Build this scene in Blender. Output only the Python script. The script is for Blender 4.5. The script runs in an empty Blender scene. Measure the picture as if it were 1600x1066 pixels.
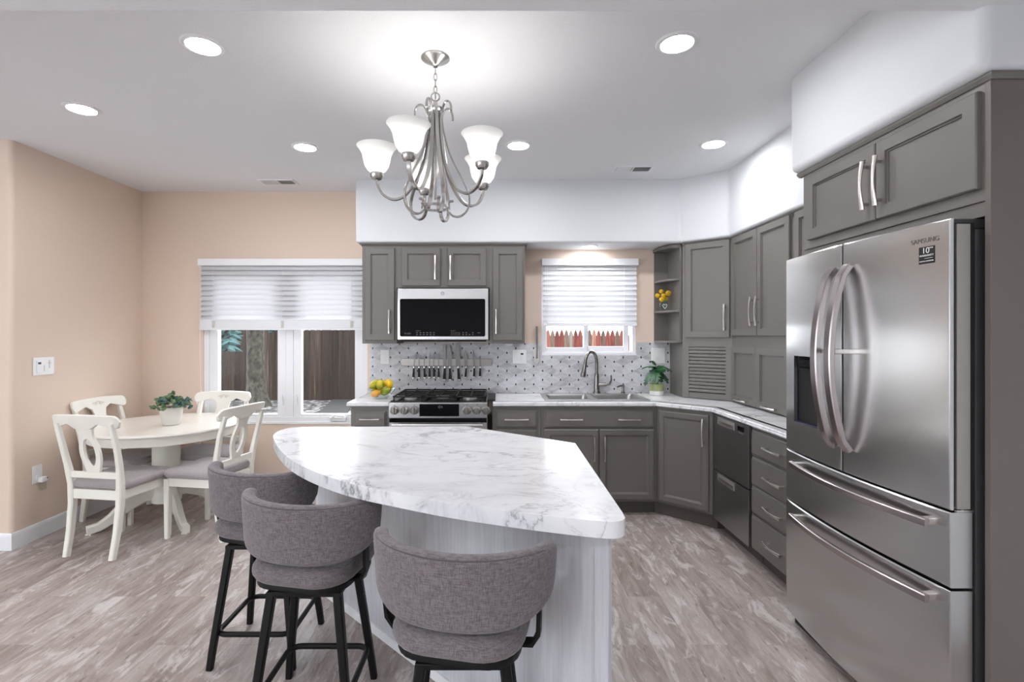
import bpy, bmesh, math, random
from mathutils import Vector, Matrix
random.seed(7)
S = bpy.context.scene
COL = S.collection
PI = math.pi

# ------------------------------------------------------------------ camera, world, exposure
cam = bpy.data.objects.new('camera', bpy.data.cameras.new('camera'))
COL.objects.link(cam)
cam.location = (0, 0, 1.455)
cam.rotation_euler = (PI/2, 0, 0)
cam.data.sensor_width = 36.0
cam.data.lens = 18.0
cam.data.shift_x = 22/1600
cam.data.shift_y = -10/1600
cam.data.clip_start = 0.05
S.camera = cam
world = bpy.data.worlds.new('overcast_sky')
S.world = world
world.use_nodes = True
world.node_tree.nodes['Background'].inputs[0].default_value = (0.90, 0.95, 1.0, 1)
world.node_tree.nodes['Background'].inputs[1].default_value = 2.2
S.view_settings.view_transform = 'Standard'
S.view_settings.look = 'None'
S.view_settings.gamma = 1
S.view_settings.use_curve_mapping = False
S.view_settings.exposure = 1.6
DOWNLIGHT = 62.0      # emission of a recessed lamp's lens
SHADE_GLOW = 13.5     # emission of a chandelier bulb

# ------------------------------------------------------------------ materials
def c(r, g, b):
    def f(v):
        v /= 255
        return v/12.92 if v <= .04045 else ((v+.055)/1.055)**2.4
    return (f(r), f(g), f(b), 1)

class NT:
    def __init__(s, name):
        s.m = bpy.data.materials.new(name); s.m.use_nodes = True
        s.t = s.m.node_tree; s.p = s.t.nodes['Principled BSDF']; s.out = s.t.nodes['Material Output']
    def n(s, typ, **kw):
        nd = s.t.nodes.new(typ)
        for k, v in kw.items():
            if hasattr(nd, k) and k not in ('inputs',): setattr(nd, k, v)
        return nd
    def l(s, a, b): s.t.links.new(a, b)
    def math(s, op, a, b=None, clamp=False):
        nd = s.t.nodes.new('ShaderNodeMath'); nd.operation = op; nd.use_clamp = clamp
        for i, v in enumerate((a, b)):
            if v is None: continue
            if isinstance(v, (int, float)): nd.inputs[i].default_value = v
            else: s.l(v, nd.inputs[i])
        return nd.outputs[0]
    def ramp(s, fac, stops):
        nd = s.t.nodes.new('ShaderNodeValToRGB'); e = nd.color_ramp.elements
        while len(e) < len(stops): e.new(0.5)
        for i, (p, col) in enumerate(stops):
            e[i].position = p; e[i].color = col if len(col) == 4 else (*col, 1)
        s.l(fac, nd.inputs[0]); return nd.outputs[0]
    def mix(s, fac, a, b, blend='MIX'):
        nd = s.t.nodes.new('ShaderNodeMixRGB'); nd.blend_type = blend
        for i, v in enumerate((fac, a, b)):
            if isinstance(v, (int, float)): nd.inputs[i].default_value = v
            elif isinstance(v, tuple): nd.inputs[i].default_value = v
            else: s.l(v, nd.inputs[i])
        return nd.outputs[0]
    def coords(s, scale=(1,1,1), rot=(0,0,0), loc=(0,0,0)):
        tc = s.t.nodes.new('ShaderNodeTexCoord'); mp = s.t.nodes.new('ShaderNodeMapping')
        mp.inputs['Scale'].default_value = scale; mp.inputs['Rotation'].default_value = rot; mp.inputs['Location'].default_value = loc
        s.l(tc.outputs['Object'], mp.inputs['Vector']); return mp.outputs[0]
    def noise(s, vec, scale=5, detail=2, rough=.5, dist=0):
        nd = s.t.nodes.new('ShaderNodeTexNoise')
        nd.inputs['Scale'].default_value = scale; nd.inputs['Detail'].default_value = detail
        nd.inputs['Roughness'].default_value = rough; nd.inputs['Distortion'].default_value = dist
        s.l(vec, nd.inputs['Vector']); return nd.outputs[0]
    def bump(s, h, strength=.2, dist=.01):
        nd = s.t.nodes.new('ShaderNodeBump'); nd.inputs['Strength'].default_value = strength; nd.inputs['Distance'].default_value = dist
        s.l(h, nd.inputs['Height']); s.l(nd.outputs[0], s.p.inputs['Normal'])
    def base(s, v):
        if isinstance(v, tuple): s.p.inputs['Base Color'].default_value = v
        else: s.l(v, s.p.inputs['Base Color'])
    def set(s, **kw):
        for k, v in kw.items(): s.p.inputs[k.replace('_', ' ')].default_value = v
        return s

def plain(name, col, rough=.5, metal=0, bump=None, spec=.5, coat=0):
    k = NT(name); k.base(col); k.set(Roughness=rough, Metallic=metal)
    k.p.inputs['Specular IOR Level'].default_value = spec
    if coat: k.p.inputs['Coat Weight'].default_value = coat
    if bump: k.bump(k.noise(k.coords(), bump[0], 3), bump[1], bump[2] if len(bump) > 2 else .004)
    return k.m

def varied(name, ca, cb, scale=20, rough=.6, sc=(1,1,1), bump=0, detail=4, dist=0.0, lo=.35, hi=.65):
    k = NT(name); f = k.noise(k.coords(sc), scale, detail, .6, dist)
    k.base(k.ramp(f, [(lo, ca), (hi, cb)])); k.set(Roughness=rough)
    if bump: k.bump(f, bump, .01)
    return k.m

def emit(name, col, strength, base=(.9,.9,.9,1)):
    k = NT(name); k.base(base); k.p.inputs['Emission Color'].default_value = col; k.p.inputs['Emission Strength'].default_value = strength
    return k.m

def floor_mat():
    k = NT('weathered_plank_floor')
    br = k.n('ShaderNodeTexBrick')
    k.l(k.coords(rot=(0, 0, PI/2)), br.inputs['Vector'])
    for nm, v in (('Scale', 1), ('Brick Width', 1.2), ('Row Height', .18), ('Mortar Size', .0012), ('Bias', 0)): br.inputs[nm].default_value = v
    br.inputs['Color1'].default_value = (0, 0, 0, 1); br.inputs['Color2'].default_value = (1, 1, 1, 1); br.inputs['Mortar'].default_value = (.4, .4, .4, 1)
    br.offset = .37
    rnd = br.outputs['Color']
    tc = k.n('ShaderNodeTexCoord')
    off = k.n('ShaderNodeVectorMath'); off.operation = 'MULTIPLY_ADD'
    k.l(rnd, off.inputs[0]); off.inputs[1].default_value = (7.3, 3.1, 0); k.l(tc.outputs['Object'], off.inputs[2])
    def nz(scale, sc, detail, dist=0, rough=.6):
        mp = k.n('ShaderNodeMapping'); mp.inputs['Scale'].default_value = sc; k.l(off.outputs[0], mp.inputs[0])
        return k.noise(mp.outputs[0], scale, detail, rough, dist)
    patch = nz(1.5, (2.2, .8, 1), 7, .8, .66)
    scrape = nz(2.4, (5.0, 1.5, 1), 8, 1.2, .68)
    streak = nz(3.0, (9, 1.0, 1), 7, .8, .7)
    fine = nz(6, (9, 2.0, 1), 5, .6)
    ca = k.ramp(patch, [(.30, c(134, 119, 112)), (.45, c(166, 152, 146)), (.56, c(188, 176, 171)), (.70, c(214, 208, 205))])
    cs = k.ramp(streak, [(.34, c(122, 106, 98)), (.46, c(166, 152, 146)), (.60, c(200, 191, 187))])
    col = k.mix(.42, ca, cs)
    col = k.mix(k.ramp(scrape, [(.52, (0, 0, 0)), (.60, (.6, .6, .6)), (.70, (.85, .85, .85))]), col, c(226, 222, 220))
    col = k.mix(k.ramp(fine, [(.32, (.65, .65, .65)), (.385, (0, 0, 0))]), col, c(108, 90, 82))
    tone = k.ramp(rnd, [(0, (.80, .78, .77)), (1, (.92, .92, .92))])
    col = k.mix(1, col, tone, 'MULTIPLY')
    col = k.mix(k.math('MULTIPLY', br.outputs['Fac'], .35), col, c(120, 108, 102))
    k.base(col); k.set(Roughness=.42); k.bump(streak, .08, .004)
    return k.m

def marble_mat():
    k = NT('white_marble_laminate')
    v = k.coords(scale=(1, 1.5, 1), rot=(0, 0, .75))
    def vein(scale, dist, width, detail=7):
        n = k.noise(v, scale, detail, .62, dist)
        return k.ramp(k.math('ABSOLUTE', k.math('SUBTRACT', n, .5)), [(0, (1, 1, 1)), (width, (.25, .25, .25)), (width*3.2, (0, 0, 0))])
    mask = k.ramp(k.noise(v, 2.2, 3, .6, .4), [(.40, (0, 0, 0)), (.62, (1, 1, 1))])
    a = k.mix(1, vein(1.6, 1.5, .012), mask, 'MULTIPLY')
    b = k.mix(1, vein(4.0, 1.2, .02), k.ramp(k.noise(v, 3.2, 2, .5), [(.5, (0, 0, 0)), (.66, (.8, .8, .8))]), 'MULTIPLY')
    cloud = k.ramp(k.noise(v, 3.0, 6, .65, .8), [(.45, c(228, 228, 231)), (.75, c(212, 212, 216))])
    col = k.mix(k.math('MULTIPLY', b, .5), cloud, c(150, 150, 154))
    col = k.mix(k.math('MULTIPLY', a, .75), col, c(112, 112, 116))
    k.base(col); k.set(Roughness=.17); k.p.inputs['Specular IOR Level'].default_value = .2
    return k.m

def tile_mat():
    k = NT('marble_mosaic_tile')
    tc = k.n('ShaderNodeTexCoord'); sp = k.n('ShaderNodeSeparateXYZ'); k.l(tc.outputs['Object'], sp.inputs[0])
    u = k.math('DIVIDE', sp.outputs['X'], .0825); v = k.math('DIVIDE', sp.outputs['Z'], .083)
    us = k.math('ADD', u, .5); colm = k.math('FLOOR', us)
    fx = k.math('ABSOLUTE', k.math('SUBTRACT', k.math('FRACT', us), .5))
    vo = k.math('ADD', k.math('ADD', v, k.math('MULTIPLY', colm, .5)), .5)
    fv = k.math('ABSOLUTE', k.math('SUBTRACT', k.math('FRACT', vo), .5))
    dot = k.math('MULTIPLY', k.math('LESS_THAN', fx, .075), k.math('LESS_THAN', fv, .105))
    hu = k.math('MULTIPLY', u, .5)
    a = k.math('ADD', v, hu); b = k.math('SUBTRACT', v, hu)
    cmb = k.n('ShaderNodeCombineXYZ'); k.l(k.math('FLOOR', a), cmb.inputs[0]); k.l(k.math('FLOOR', b), cmb.inputs[1])
    wn = k.n('ShaderNodeTexWhiteNoise'); wn.noise_dimensions = '3D'; k.l(cmb.outputs[0], wn.inputs['Vector'])
    mb = k.noise(k.coords(scale=(1, 1, 2.2), rot=(0, .5, 0)), 9, 6, .65, 1.0)
    tone = k.math('ADD', k.math('MULTIPLY', wn.outputs['Value'], .26), k.math('MULTIPLY', mb, .95))
    col = k.ramp(tone, [(.30, c(156, 156, 160)), (.55, c(192, 192, 196)), (.80, c(214, 214, 218))])
    ea = k.math('ABSOLUTE', k.math('SUBTRACT', k.math('FRACT', k.math('ADD', a, .5)), .5))
    eb = k.math('ABSOLUTE', k.math('SUBTRACT', k.math('FRACT', k.math('ADD', b, .5)), .5))
    gr = k.math('LESS_THAN', k.math('MINIMUM', ea, eb), .022)
    col = k.mix(k.math('MULTIPLY', gr, .55), col, c(226, 226, 228))
    col = k.mix(dot, col, c(42, 40, 44))
    k.base(col); k.set(Roughness=.3)
    return k.m

def brushed(name, col, rough, aniso=0.0):
    k = NT(name); k.base(col); k.set(Metallic=1.0, Roughness=rough)
    if aniso:
        k.p.inputs['Anisotropic'].default_value = aniso
        tg = k.n('ShaderNodeTangent'); tg.direction_type = 'RADIAL'; tg.axis = 'Z'
        k.l(tg.outputs[0], k.p.inputs['Tangent'])
    return k.m

def fabric_mat(name, ca, cb, scale=260):
    k = NT(name)
    a = k.noise(k.coords(scale=(1, 1, .12)), scale, 2); b = k.noise(k.coords(scale=(.12, .12, 1)), scale, 2)
    f = k.math('MULTIPLY', k.math('ADD', a, b), .5)
    k.base(k.ramp(f, [(.38, ca), (.60, cb)])); k.set(Roughness=.95); k.p.inputs['Sheen Weight'].default_value = .25
    k.p.inputs['Specular IOR Level'].default_value = .15
    k.bump(f, .25, .002)
    return k.m

def wood_white():
    k = NT('whitewashed_wood_grain')
    f = k.noise(k.coords(scale=(14, 14, .55)), 4, 6, .65, .6)
    k.base(k.ramp(f, [(.34, c(196, 197, 203)), (.5, c(206, 207, 213)), (.68, c(214, 215, 220))])); k.set(Roughness=.45); k.bump(f, .12, .004)
    return k.m

def pane_mat(name='window_glass', tint=(1, 1, 1, 1), refl=.5):
    k = NT(name)
    t = k.n('ShaderNodeBsdfTransparent'); t.inputs[0].default_value = tint
    g = k.n('ShaderNodeBsdfGlossy'); g.inputs['Roughness'].default_value = .02
    lw = k.n('ShaderNodeLayerWeight'); lw.inputs[0].default_value = .35
    mx = k.n('ShaderNodeMixShader'); k.l(k.math('MULTIPLY', k.math('POWER', lw.outputs['Facing'], 2.0), refl), mx.inputs[0])
    k.l(t.outputs[0], mx.inputs[1]); k.l(g.outputs[0], mx.inputs[2]); k.l(mx.outputs[0], k.out.inputs['Surface'])
    return k.m

def translucent(name, col, amount):
    k = NT(name); k.base(col); k.set(Roughness=.5)
    t = k.n('ShaderNodeBsdfTranslucent'); t.inputs[0].default_value = col
    mx = k.n('ShaderNodeMixShader'); mx.inputs[0].default_value = amount
    k.l(k.p.outputs[0], mx.inputs[1]); k.l(t.outputs[0], mx.inputs[2]); k.l(mx.outputs[0], k.out.inputs['Surface'])
    return k.m

m_wall = plain('peach_beige_wall', c(225, 205, 189), .85, bump=(110, .12))
m_white = plain('white_textured_plaster', c(216, 218, 221), .9, bump=(90, .22))
m_ceil = plain('white_textured_ceiling', c(230, 231, 234), .9, bump=(80, .25))
m_floor = floor_mat()
m_marble = marble_mat()
m_tile = tile_mat()
m_cab = plain('taupe_grey_cabinet_paint', c(109, 105, 101), .40)
m_cabin = plain('taupe_grey_cabinet_side', c(107, 100, 95), .45)
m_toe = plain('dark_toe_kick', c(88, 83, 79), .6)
m_nickel = brushed('brushed_nickel', (.66, .63, .60, 1), .27)
m_steel = brushed('stainless_steel', (.58, .58, .58, 1), .24, .8)
m_steel_side = plain('satin_steel_edge', c(168, 164, 160), .45, .55)
m_sink = brushed('sink_steel', (.52, .515, .51, 1), .28)
m_darksteel = brushed('dark_stainless_steel', (.36, .36, .37, 1), .28, .6)
m_handle = brushed('warm_steel_handle', (.46, .41, .41, 1), .24)
m_faucet = brushed('pewter_faucet_metal', (.25, .24, .23, 1), .24)
m_black = plain('black_gloss_glass', (.004, .004, .005, 1), .06, spec=.12)
m_blackmetal = plain('black_powder_coat', (.004, .004, .0045, 1), .5, spec=.25)
m_iron = plain('cast_iron', (.006, .006, .006, 1), .45, spec=.35)
m_chandelier = brushed('satin_nickel_lamp', (.44, .425, .41, 1), .26)
m_knob = brushed('dark_knob_steel', (.33, .31, .29, 1), .28)
m_rubber = plain('black_rubber', (.01, .01, .01, 1), .7)
m_charcoal = plain('charcoal_plastic', c(62, 62, 64), .5)
m_purple = plain('dark_violet_plastic', c(46, 38, 66), .3)
m_cream = plain('cream_chair_paint', c(236, 233, 224), .4)
m_creamtop = plain('cream_table_lacquer', c(238, 234, 226), .2)
m_cushion = fabric_mat('grey_chair_cushion', c(152, 145, 146), c(168, 161, 162), 420)
m_stoolfab = fabric_mat('grey_tweed_upholstery', c(90, 84, 87), c(124, 117, 120), 420)
m_seam = plain('dark_seam_piping', c(84, 78, 80), .9)
m_trim = plain('white_trim_paint', c(236, 237, 240), .4)
m_plastic = plain('white_plastic', c(238, 238, 238), .35)
m_vinyl = plain('white_vinyl_window', c(236, 236, 240), .35)
m_slat = translucent('white_blind_slat', c(232, 232, 234), .36)
m_pane = pane_mat()
m_glassware = pane_mat('clear_glassware', (.93, .97, .96, 1), .7)
m_wood = wood_white()
m_shade = translucent('frosted_lamp_glass', (.90, .895, .885, 1), .30)
m_bulb = emit('lit_bulb', (1.0, .98, .95, 1), SHADE_GLOW)
m_lens = emit('lit_lamp_lens', (.98, .985, 1.0, 1), DOWNLIGHT)
m_fill_lens = emit('added_fill_lamp_lens', (.98, .985, 1.0, 1), DOWNLIGHT*2.0)  # stronger glow for the added fill lamps behind the camera
def board_mat(name, stops, sc):
    k = NT(name); oi = k.n('ShaderNodeObjectInfo')
    ad = k.n('ShaderNodeVectorMath'); ad.operation = 'MULTIPLY_ADD'; k.l(oi.outputs['Random'], ad.inputs[0]); ad.inputs[1].default_value = (13, 7, 31); k.l(k.coords(), ad.inputs[2])
    mp = k.n('ShaderNodeMapping'); mp.inputs['Scale'].default_value = sc; k.l(ad.outputs[0], mp.inputs[0])
    f = k.noise(mp.outputs[0], 1, 5, .65, .3)
    f = k.math('ADD', k.math('MULTIPLY', f, .75), k.math('MULTIPLY', oi.outputs['Random'], .25))
    k.base(k.ramp(f, stops)); k.set(Roughness=.9); return k.m
m_fence = board_mat('weathered_cedar', [(.28, c(16, 11, 8)), (.48, c(40, 28, 21)), (.60, c(56, 45, 37)), (.72, c(88, 76, 66))], (30, 30, .9))
m_fence_red = board_mat('red_cedar', [(.28, c(52, 26, 22)), (.48, c(98, 44, 36)), (.60, c(120, 78, 62)), (.72, c(128, 112, 102))], (18, 18, 1.4))
m_fence_brown = board_mat('grey_brown_cedar', [(.28, c(44, 34, 30)), (.5, c(84, 66, 56)), (.72, c(120, 112, 106))], (18, 18, 1.4))
m_bark = varied('spruce_bark', c(40, 37, 33), c(80, 76, 68), 14, .95, (1, 1, .6), .5)
m_needle = varied('blue_spruce_needles', c(18, 38, 36), c(56, 86, 85), 3, .8)
def gravel_mat():
    k = NT('pale_gravel'); v = k.n('ShaderNodeTexVoronoi'); v.inputs['Scale'].default_value = 11; k.l(k.coords(), v.inputs['Vector'])
    sp = k.n('ShaderNodeSeparateColor'); k.l(v.outputs['Color'], sp.inputs[0])
    col = k.ramp(sp.outputs[0], [(.1, c(52, 49, 47)), (.5, c(92, 89, 87)), (.9, c(150, 147, 145))])
    k.base(k.mix(k.ramp(v.outputs['Distance'], [(.35, (0, 0, 0)), (.75, (.9, .9, .9))]), col, c(22, 21, 20))); k.set(Roughness=.95); return k.m
m_gravel = gravel_mat()
m_leaf = varied('glossy_green_leaf', c(22, 62, 38), c(52, 106, 62), 22, .35)
m_leaf2 = varied('succulent_green', c(44, 76, 48), c(104, 128, 84), 40, .6)
m_bluegreen = plain('blue_green_leaf', c(78, 108, 104), .6)
m_bud = plain('yellow_green_bud', c(170, 160, 84), .6)
m_soil = plain('dark_soil', c(50, 38, 30), .95)
m_pot = plain('pale_grey_ceramic', c(214, 210, 202), .45)
m_potgreen = plain('sage_green_glaze', c(170, 180, 128), .4)
m_stem = plain('brown_stem', c(110, 82, 56), .8)
m_yellow = varied('yellow_blossom', c(206, 160, 10), c(246, 206, 30), 90, .8, bump=.5)
m_lemon = plain('lemon_peel', c(236, 190, 24), .4, bump=(160, .15))
m_lime = varied('green_yellow_peel', c(120, 140, 24), c(196, 180, 40), 8, .4)
m_orange = plain('orange_peel', c(238, 158, 20), .4, bump=(160, .15))
m_blade = brushed('knife_blade_steel', (.20, .195, .19, 1), .30)
m_vent_shade = plain('vent_shadow', c(56, 54, 50), .8)
m_ink = plain('grey_print', c(112, 108, 104), .5)
m_whiteink = plain('white_print', c(235, 235, 235), .5)
m_lcd = plain('dark_display', c(30, 34, 40), .15)
m_concrete = plain('dark_path_stone', c(40, 39, 37), .9)

# ------------------------------------------------------------------ mesh helpers
def V(*a): return Vector(a)
class MB:
    def __init__(s): s.bm = bmesh.new()
    def _merge(s, t, M=None):
        if M is not None: t.transform(M)
        me = bpy.data.meshes.new('tmp'); t.to_mesh(me); t.free(); s.bm.from_mesh(me); bpy.data.meshes.remove(me)
        return s
    def box(s, x0, x1, y0, y1, z0, z1, bev=0, seg=2, M=None):
        t = bmesh.new()
        bmesh.ops.create_cube(t, size=1, matrix=Matrix.Translation(((x0+x1)/2, (y0+y1)/2, (z0+z1)/2)) @ Matrix.Diagonal((abs(x1-x0), abs(y1-y0), abs(z1-z0), 1)))
        if bev: bmesh.ops.bevel(t, geom=t.edges[:], offset=bev, segments=seg, profile=.5, affect='EDGES', clamp_overlap=True)
        return s._merge(t, M)
    def prism(s, poly, z0, z1, bev=0, seg=2, M=None):
        t = bmesh.new()
        a = [t.verts.new((x, y, z0)) for x, y in poly]; b = [t.verts.new((x, y, z1)) for x, y in poly]
        n = len(poly)
        t.faces.new(a[::-1]); t.faces.new(b)
        for i in range(n): t.faces.new((a[i], a[(i+1) % n], b[(i+1) % n], b[i]))
        bmesh.ops.recalc_face_normals(t, faces=t.faces[:])
        if bev: bmesh.ops.bevel(t, geom=t.edges[:], offset=bev, segments=seg, profile=.5, affect='EDGES', clamp_overlap=True)
        return s._merge(t, M)
    def loft(s, rings, closed=True, cap0=True, cap1=True, loop=False, M=None):
        t = bmesh.new()
        R = [[t.verts.new(p) for p in r] for r in rings]
        n = len(R[0]); m = len(R)
        for i in range(m if loop else m-1):
            A, B = R[i], R[(i+1) % m]
            for j in range(n if closed else n-1):
                try: t.faces.new((A[j], A[(j+1) % n], B[(j+1) % n], B[j]))
                except ValueError: pass
        if not loop and closed:
            if cap0: t.faces.new(R[0][::-1])
            if cap1: t.faces.new(R[-1])
        bmesh.ops.remove_doubles(t, verts=t.verts[:], dist=1e-6)
        bmesh.ops.recalc_face_normals(t, faces=t.faces[:])
        return s._merge(t, M)
    def tube(s, pts, r, n=8, loop=False, flat=1.0, up=None, M=None):
        pts = [Vector(p) for p in pts]; m = len(pts); rings = []
        rr = r if isinstance(r, (list, tuple)) else [r]*m
        nrm = None
        for i, p in enumerate(pts):
            a = pts[(i-1) % m] if (loop or i > 0) else p; b = pts[(i+1) % m] if (loop or i < m-1) else p
            d = (b-a).normalized()
            if up is not None: nrm = (Vector(up) - d*Vector(up).dot(d)).normalized()
            elif nrm is None:
                ref = V(0, 0, 1) if abs(d.z) < .9 else V(1, 0, 0); nrm = (ref - d*ref.dot(d)).normalized()
            else:
                nrm = (nrm - d*nrm.dot(d)).normalized()
            bi = d.cross(nrm)
            rings.append([p + nrm*rr[i]*math.cos(2*PI*k/n)*flat + bi*rr[i]*math.sin(2*PI*k/n) for k in range(n)])
        return s.loft(rings, loop=loop, M=M)
    def bar(s, pts, w, h, up=(0, 0, 1), loop=False, M=None):
        """rectangular section swept along pts: w across, h along up; w, h scalars or lists"""
        pts = [Vector(p) for p in pts]; m = len(pts); rings = []
        W = w if isinstance(w, (list, tuple)) else [w]*m; H = h if isinstance(h, (list, tuple)) else [h]*m
        for i, p in enumerate(pts):
            a = pts[(i-1) % m] if (loop or i > 0) else p; b = pts[(i+1) % m] if (loop or i < m-1) else p
            d = (b-a).normalized(); u = Vector(up); u = (u - d*u.dot(d)).normalized(); bi = d.cross(u)
            k = 1.0
            if 0 < i < m-1 or loop:
                co = (p-a).normalized().dot((b-p).normalized()); k = 1/max(.5, math.sqrt((1+co)/2))
            x, y, q = W[i]/2*k, H[i]/2, min(W[i], H[i])*.16
            rings.append([p+bi*px+u*py for px, py in ((x-q, y), (x, y-q), (x, -y+q), (x-q, -y), (-x+q, -y), (-x, -y+q), (-x, y-q), (-x+q, y))])
        return s.loft(rings, loop=loop, M=M)
    def sweep(s, prof, path, M=None):
        """open profile [(outward, z)] closed as a polygon, swept along a plan polyline with mitres; outward = right of travel"""
        path = [Vector((p[0], p[1], 0)) for p in path]; rings = []
        for i, p in enumerate(path):
            d0 = (p-path[i-1]).normalized() if i else None
            d1 = (path[i+1]-p).normalized() if i < len(path)-1 else None
            if d0 is None: d0 = d1
            if d1 is None: d1 = d0
            n0 = V(d0.y, -d0.x, 0); n1 = V(d1.y, -d1.x, 0); nn = (n0+n1); nn = nn/max(.2, nn.dot(n0))
            rings.append([p + nn*o + V(0, 0, z) for o, z in prof])
        return s.loft(rings, M=M)
    def lathe(s, prof, ctr=(0, 0, 0), n=32, M=None, cap=True):
        rings = [[(ctr[0]+max(r, 1e-4)*math.cos(2*PI*k/n), ctr[1]+max(r, 1e-4)*math.sin(2*PI*k/n), ctr[2]+z) for k in range(n)] for r, z in prof]
        return s.loft(rings, cap0=cap, cap1=cap, M=M)
    def ball(s, ctr, r, sc=(1, 1, 1), n=14, M=None):
        t = bmesh.new(); bmesh.ops.create_uvsphere(t, u_segments=n, v_segments=max(6, n*2//3), radius=1)
        T = Matrix.Translation(ctr) @ (M or Matrix.Identity(4)) @ Matrix.Diagonal((r*sc[0], r*sc[1], r*sc[2], 1))
        return s._merge(t, T)
    def face(s, pts):
        t = bmesh.new(); t.faces.new([t.verts.new(p) for p in pts]); return s._merge(t)
    def panel(s, O, u, n, w, h, prof):
        """concentric rectangles (inset, depth) from corner O, u along width, z up, n outward"""
        O, u, n = Vector(O), Vector(u).normalized(), Vector(n).normalized(); z = V(0, 0, 1); rings = []
        for ins, dp in prof:
            rings.append([O+u*ins+z*ins+n*dp, O+u*(w-ins)+z*ins+n*dp, O+u*(w-ins)+z*(h-ins)+n*dp, O+u*ins+z*(h-ins)+n*dp])
        return s.loft(rings)

def rrect(w, h, r, n=5, cx=0, cy=0):
    pts = []
    for qx, qy, a0 in ((1, 1, 0), (-1, 1, PI/2), (-1, -1, PI), (1, -1, 1.5*PI)):
        for i in range(n+1):
            a = a0+PI/2*i/n
            pts.append((cx+qx*(w/2-r)+r*math.cos(a), cy+qy*(h/2-r)+r*math.sin(a)))
    return pts

BASE = {}
def obj(name, mb, mat, parent=None, smooth=35):
    me = bpy.data.meshes.new(name)
    if parent is not None and parent.name in BASE:
        bmesh.ops.translate(mb.bm, verts=mb.bm.verts[:], vec=-BASE[parent.name])
    mb.bm.to_mesh(me); mb.bm.free()
    me.materials.append(mat)
    if smooth:
        me.shade_smooth(); me.set_sharp_from_angle(angle=math.radians(smooth))
    o = bpy.data.objects.new(name, me); COL.objects.link(o)
    if smooth:
        w = o.modifiers.new('weighted_normals', 'WEIGHTED_NORMAL'); w.keep_sharp = True; w.weight = 100
    if parent is not None:
        o.parent = parent
        if parent.name in BASE: BASE[o.name] = BASE[parent.name]
    return o
def tag(o, label, cat, group=None, kind=None):
    o['label'] = label; o['category'] = cat
    if group: o['group'] = group
    if kind: o['kind'] = kind
    return o
def thing(name, label, cat, loc=(0, 0, 0), group=None):
    o = bpy.data.objects.new(name, None); COL.objects.link(o); o.location = loc; o.empty_display_size = .1
    BASE[o.name] = Vector(loc)
    return tag(o, label, cat, group)
def struct(name, mb, mat, parent=None, smooth=35):
    o = obj(name, mb, mat, parent, smooth)
    if parent is None: o['kind'] = 'structure'
    return o
def copy_tree(o, parent=None):
    n = o.copy(); COL.objects.link(n)
    if parent is not None: n.parent = parent
    for ch in list(o.children): copy_tree(ch, n)
    return n
def text(s, size, mat, name, parent, O, u, v, align='CENTER', squeeze=1.0):
    """flat lettering: O anchor, u reading direction, v up direction"""
    cu = bpy.data.curves.new('txt', 'FONT'); cu.body = s; cu.size = size; cu.align_x = align; cu.align_y = 'CENTER'; cu.extrude = .0004
    o = bpy.data.objects.new('txt', cu); COL.objects.link(o)
    me = bpy.data.meshes.new_from_object(o.evaluated_get(bpy.context.evaluated_depsgraph_get()))
    bpy.data.objects.remove(o); bpy.data.curves.remove(cu)
    u, v = Vector(u).normalized()*squeeze, Vector(v).normalized(); w = u.normalized().cross(v)
    M = Matrix((( u.x, v.x, w.x, O[0]), (u.y, v.y, w.y, O[1]), (u.z, v.z, w.z, O[2]), (0, 0, 0, 1)))
    mb = MB(); mb.bm.from_mesh(me); mb.bm.transform(M); bpy.data.meshes.remove(me)
    return obj(name, mb, mat, parent, 0)

# ------------------------------------------------------------------ room shell
YB, XL, XR, ZC, ZLOW = 4.73, -3.288, 2.22, 2.775, 2.487
struct('floor', MB().box(-6.1, 2.37, -4.1, 4.88, -.1, 0), m_floor)
struct('ceiling', MB().box(-6.1, 2.37, 1.62, 4.88, ZC, 2.95), m_ceil)
struct('ceiling_living', MB().box(-6.1, 2.37, -4.1, 1.64, ZLOW, 2.95, .012), m_ceil)
W1 = (-2.72, -1.206, .645, 2.13); W2 = (.402, 1.277, 1.266, 2.13)
wb = MB()
wb.box(-3.44, W1[0], YB, 4.88, -.08, 2.9); wb.box(W1[1], W2[0], YB, 4.88, -.08, 2.9); wb.box(W2[1], 2.37, YB, 4.88, -.08, 2.9)
for w in (W1, W2): wb.box(w[0], w[1], YB, 4.88, -.08, w[2]); wb.box(w[0], w[1], YB, 4.88, w[3], 2.9)
struct('wall_back', wb, m_wall)
struct('wall_left', MB().prism([(XL, 4.80), (XL, 3.46), (-6.1, 3.46), (-6.1, 3.61), (-3.44, 3.61), (-3.44, 4.80)], -.08, 2.9, .03, 4), m_wall)
struct('wall_right', MB().box(XR, 2.37, -4.1, 4.88, -.08, 2.9), m_white)
W3 = (-5.8, -2.9, .25, 2.25); W4 = (-2.8, 1.0, .45, 2.2)
wr = MB(); wr.box(-6.1, W3[0], -4.1, -3.95, -.08, 2.9); wr.box(W3[1], 2.37, -4.1, -3.95, -.08, 2.9); wr.box(W3[0], W3[1], -4.1, -3.95, -.08, W3[2]); wr.box(W3[0], W3[1], -4.1, -3.95, W3[3], 2.9)
struct('wall_rear', wr, m_white)
wl = MB(); wl.box(-6.1, -5.95, -4.1, W4[0], -.08, 2.9); wl.box(-6.1, -5.95, W4[1], 3.5, -.08, 2.9); wl.box(-6.1, -5.95, W4[0], W4[1], -.08, W4[2]); wl.box(-6.1, -5.95, W4[0], W4[1], W4[3], 2.9)
struct('wall_far_left', wl, m_white)
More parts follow.
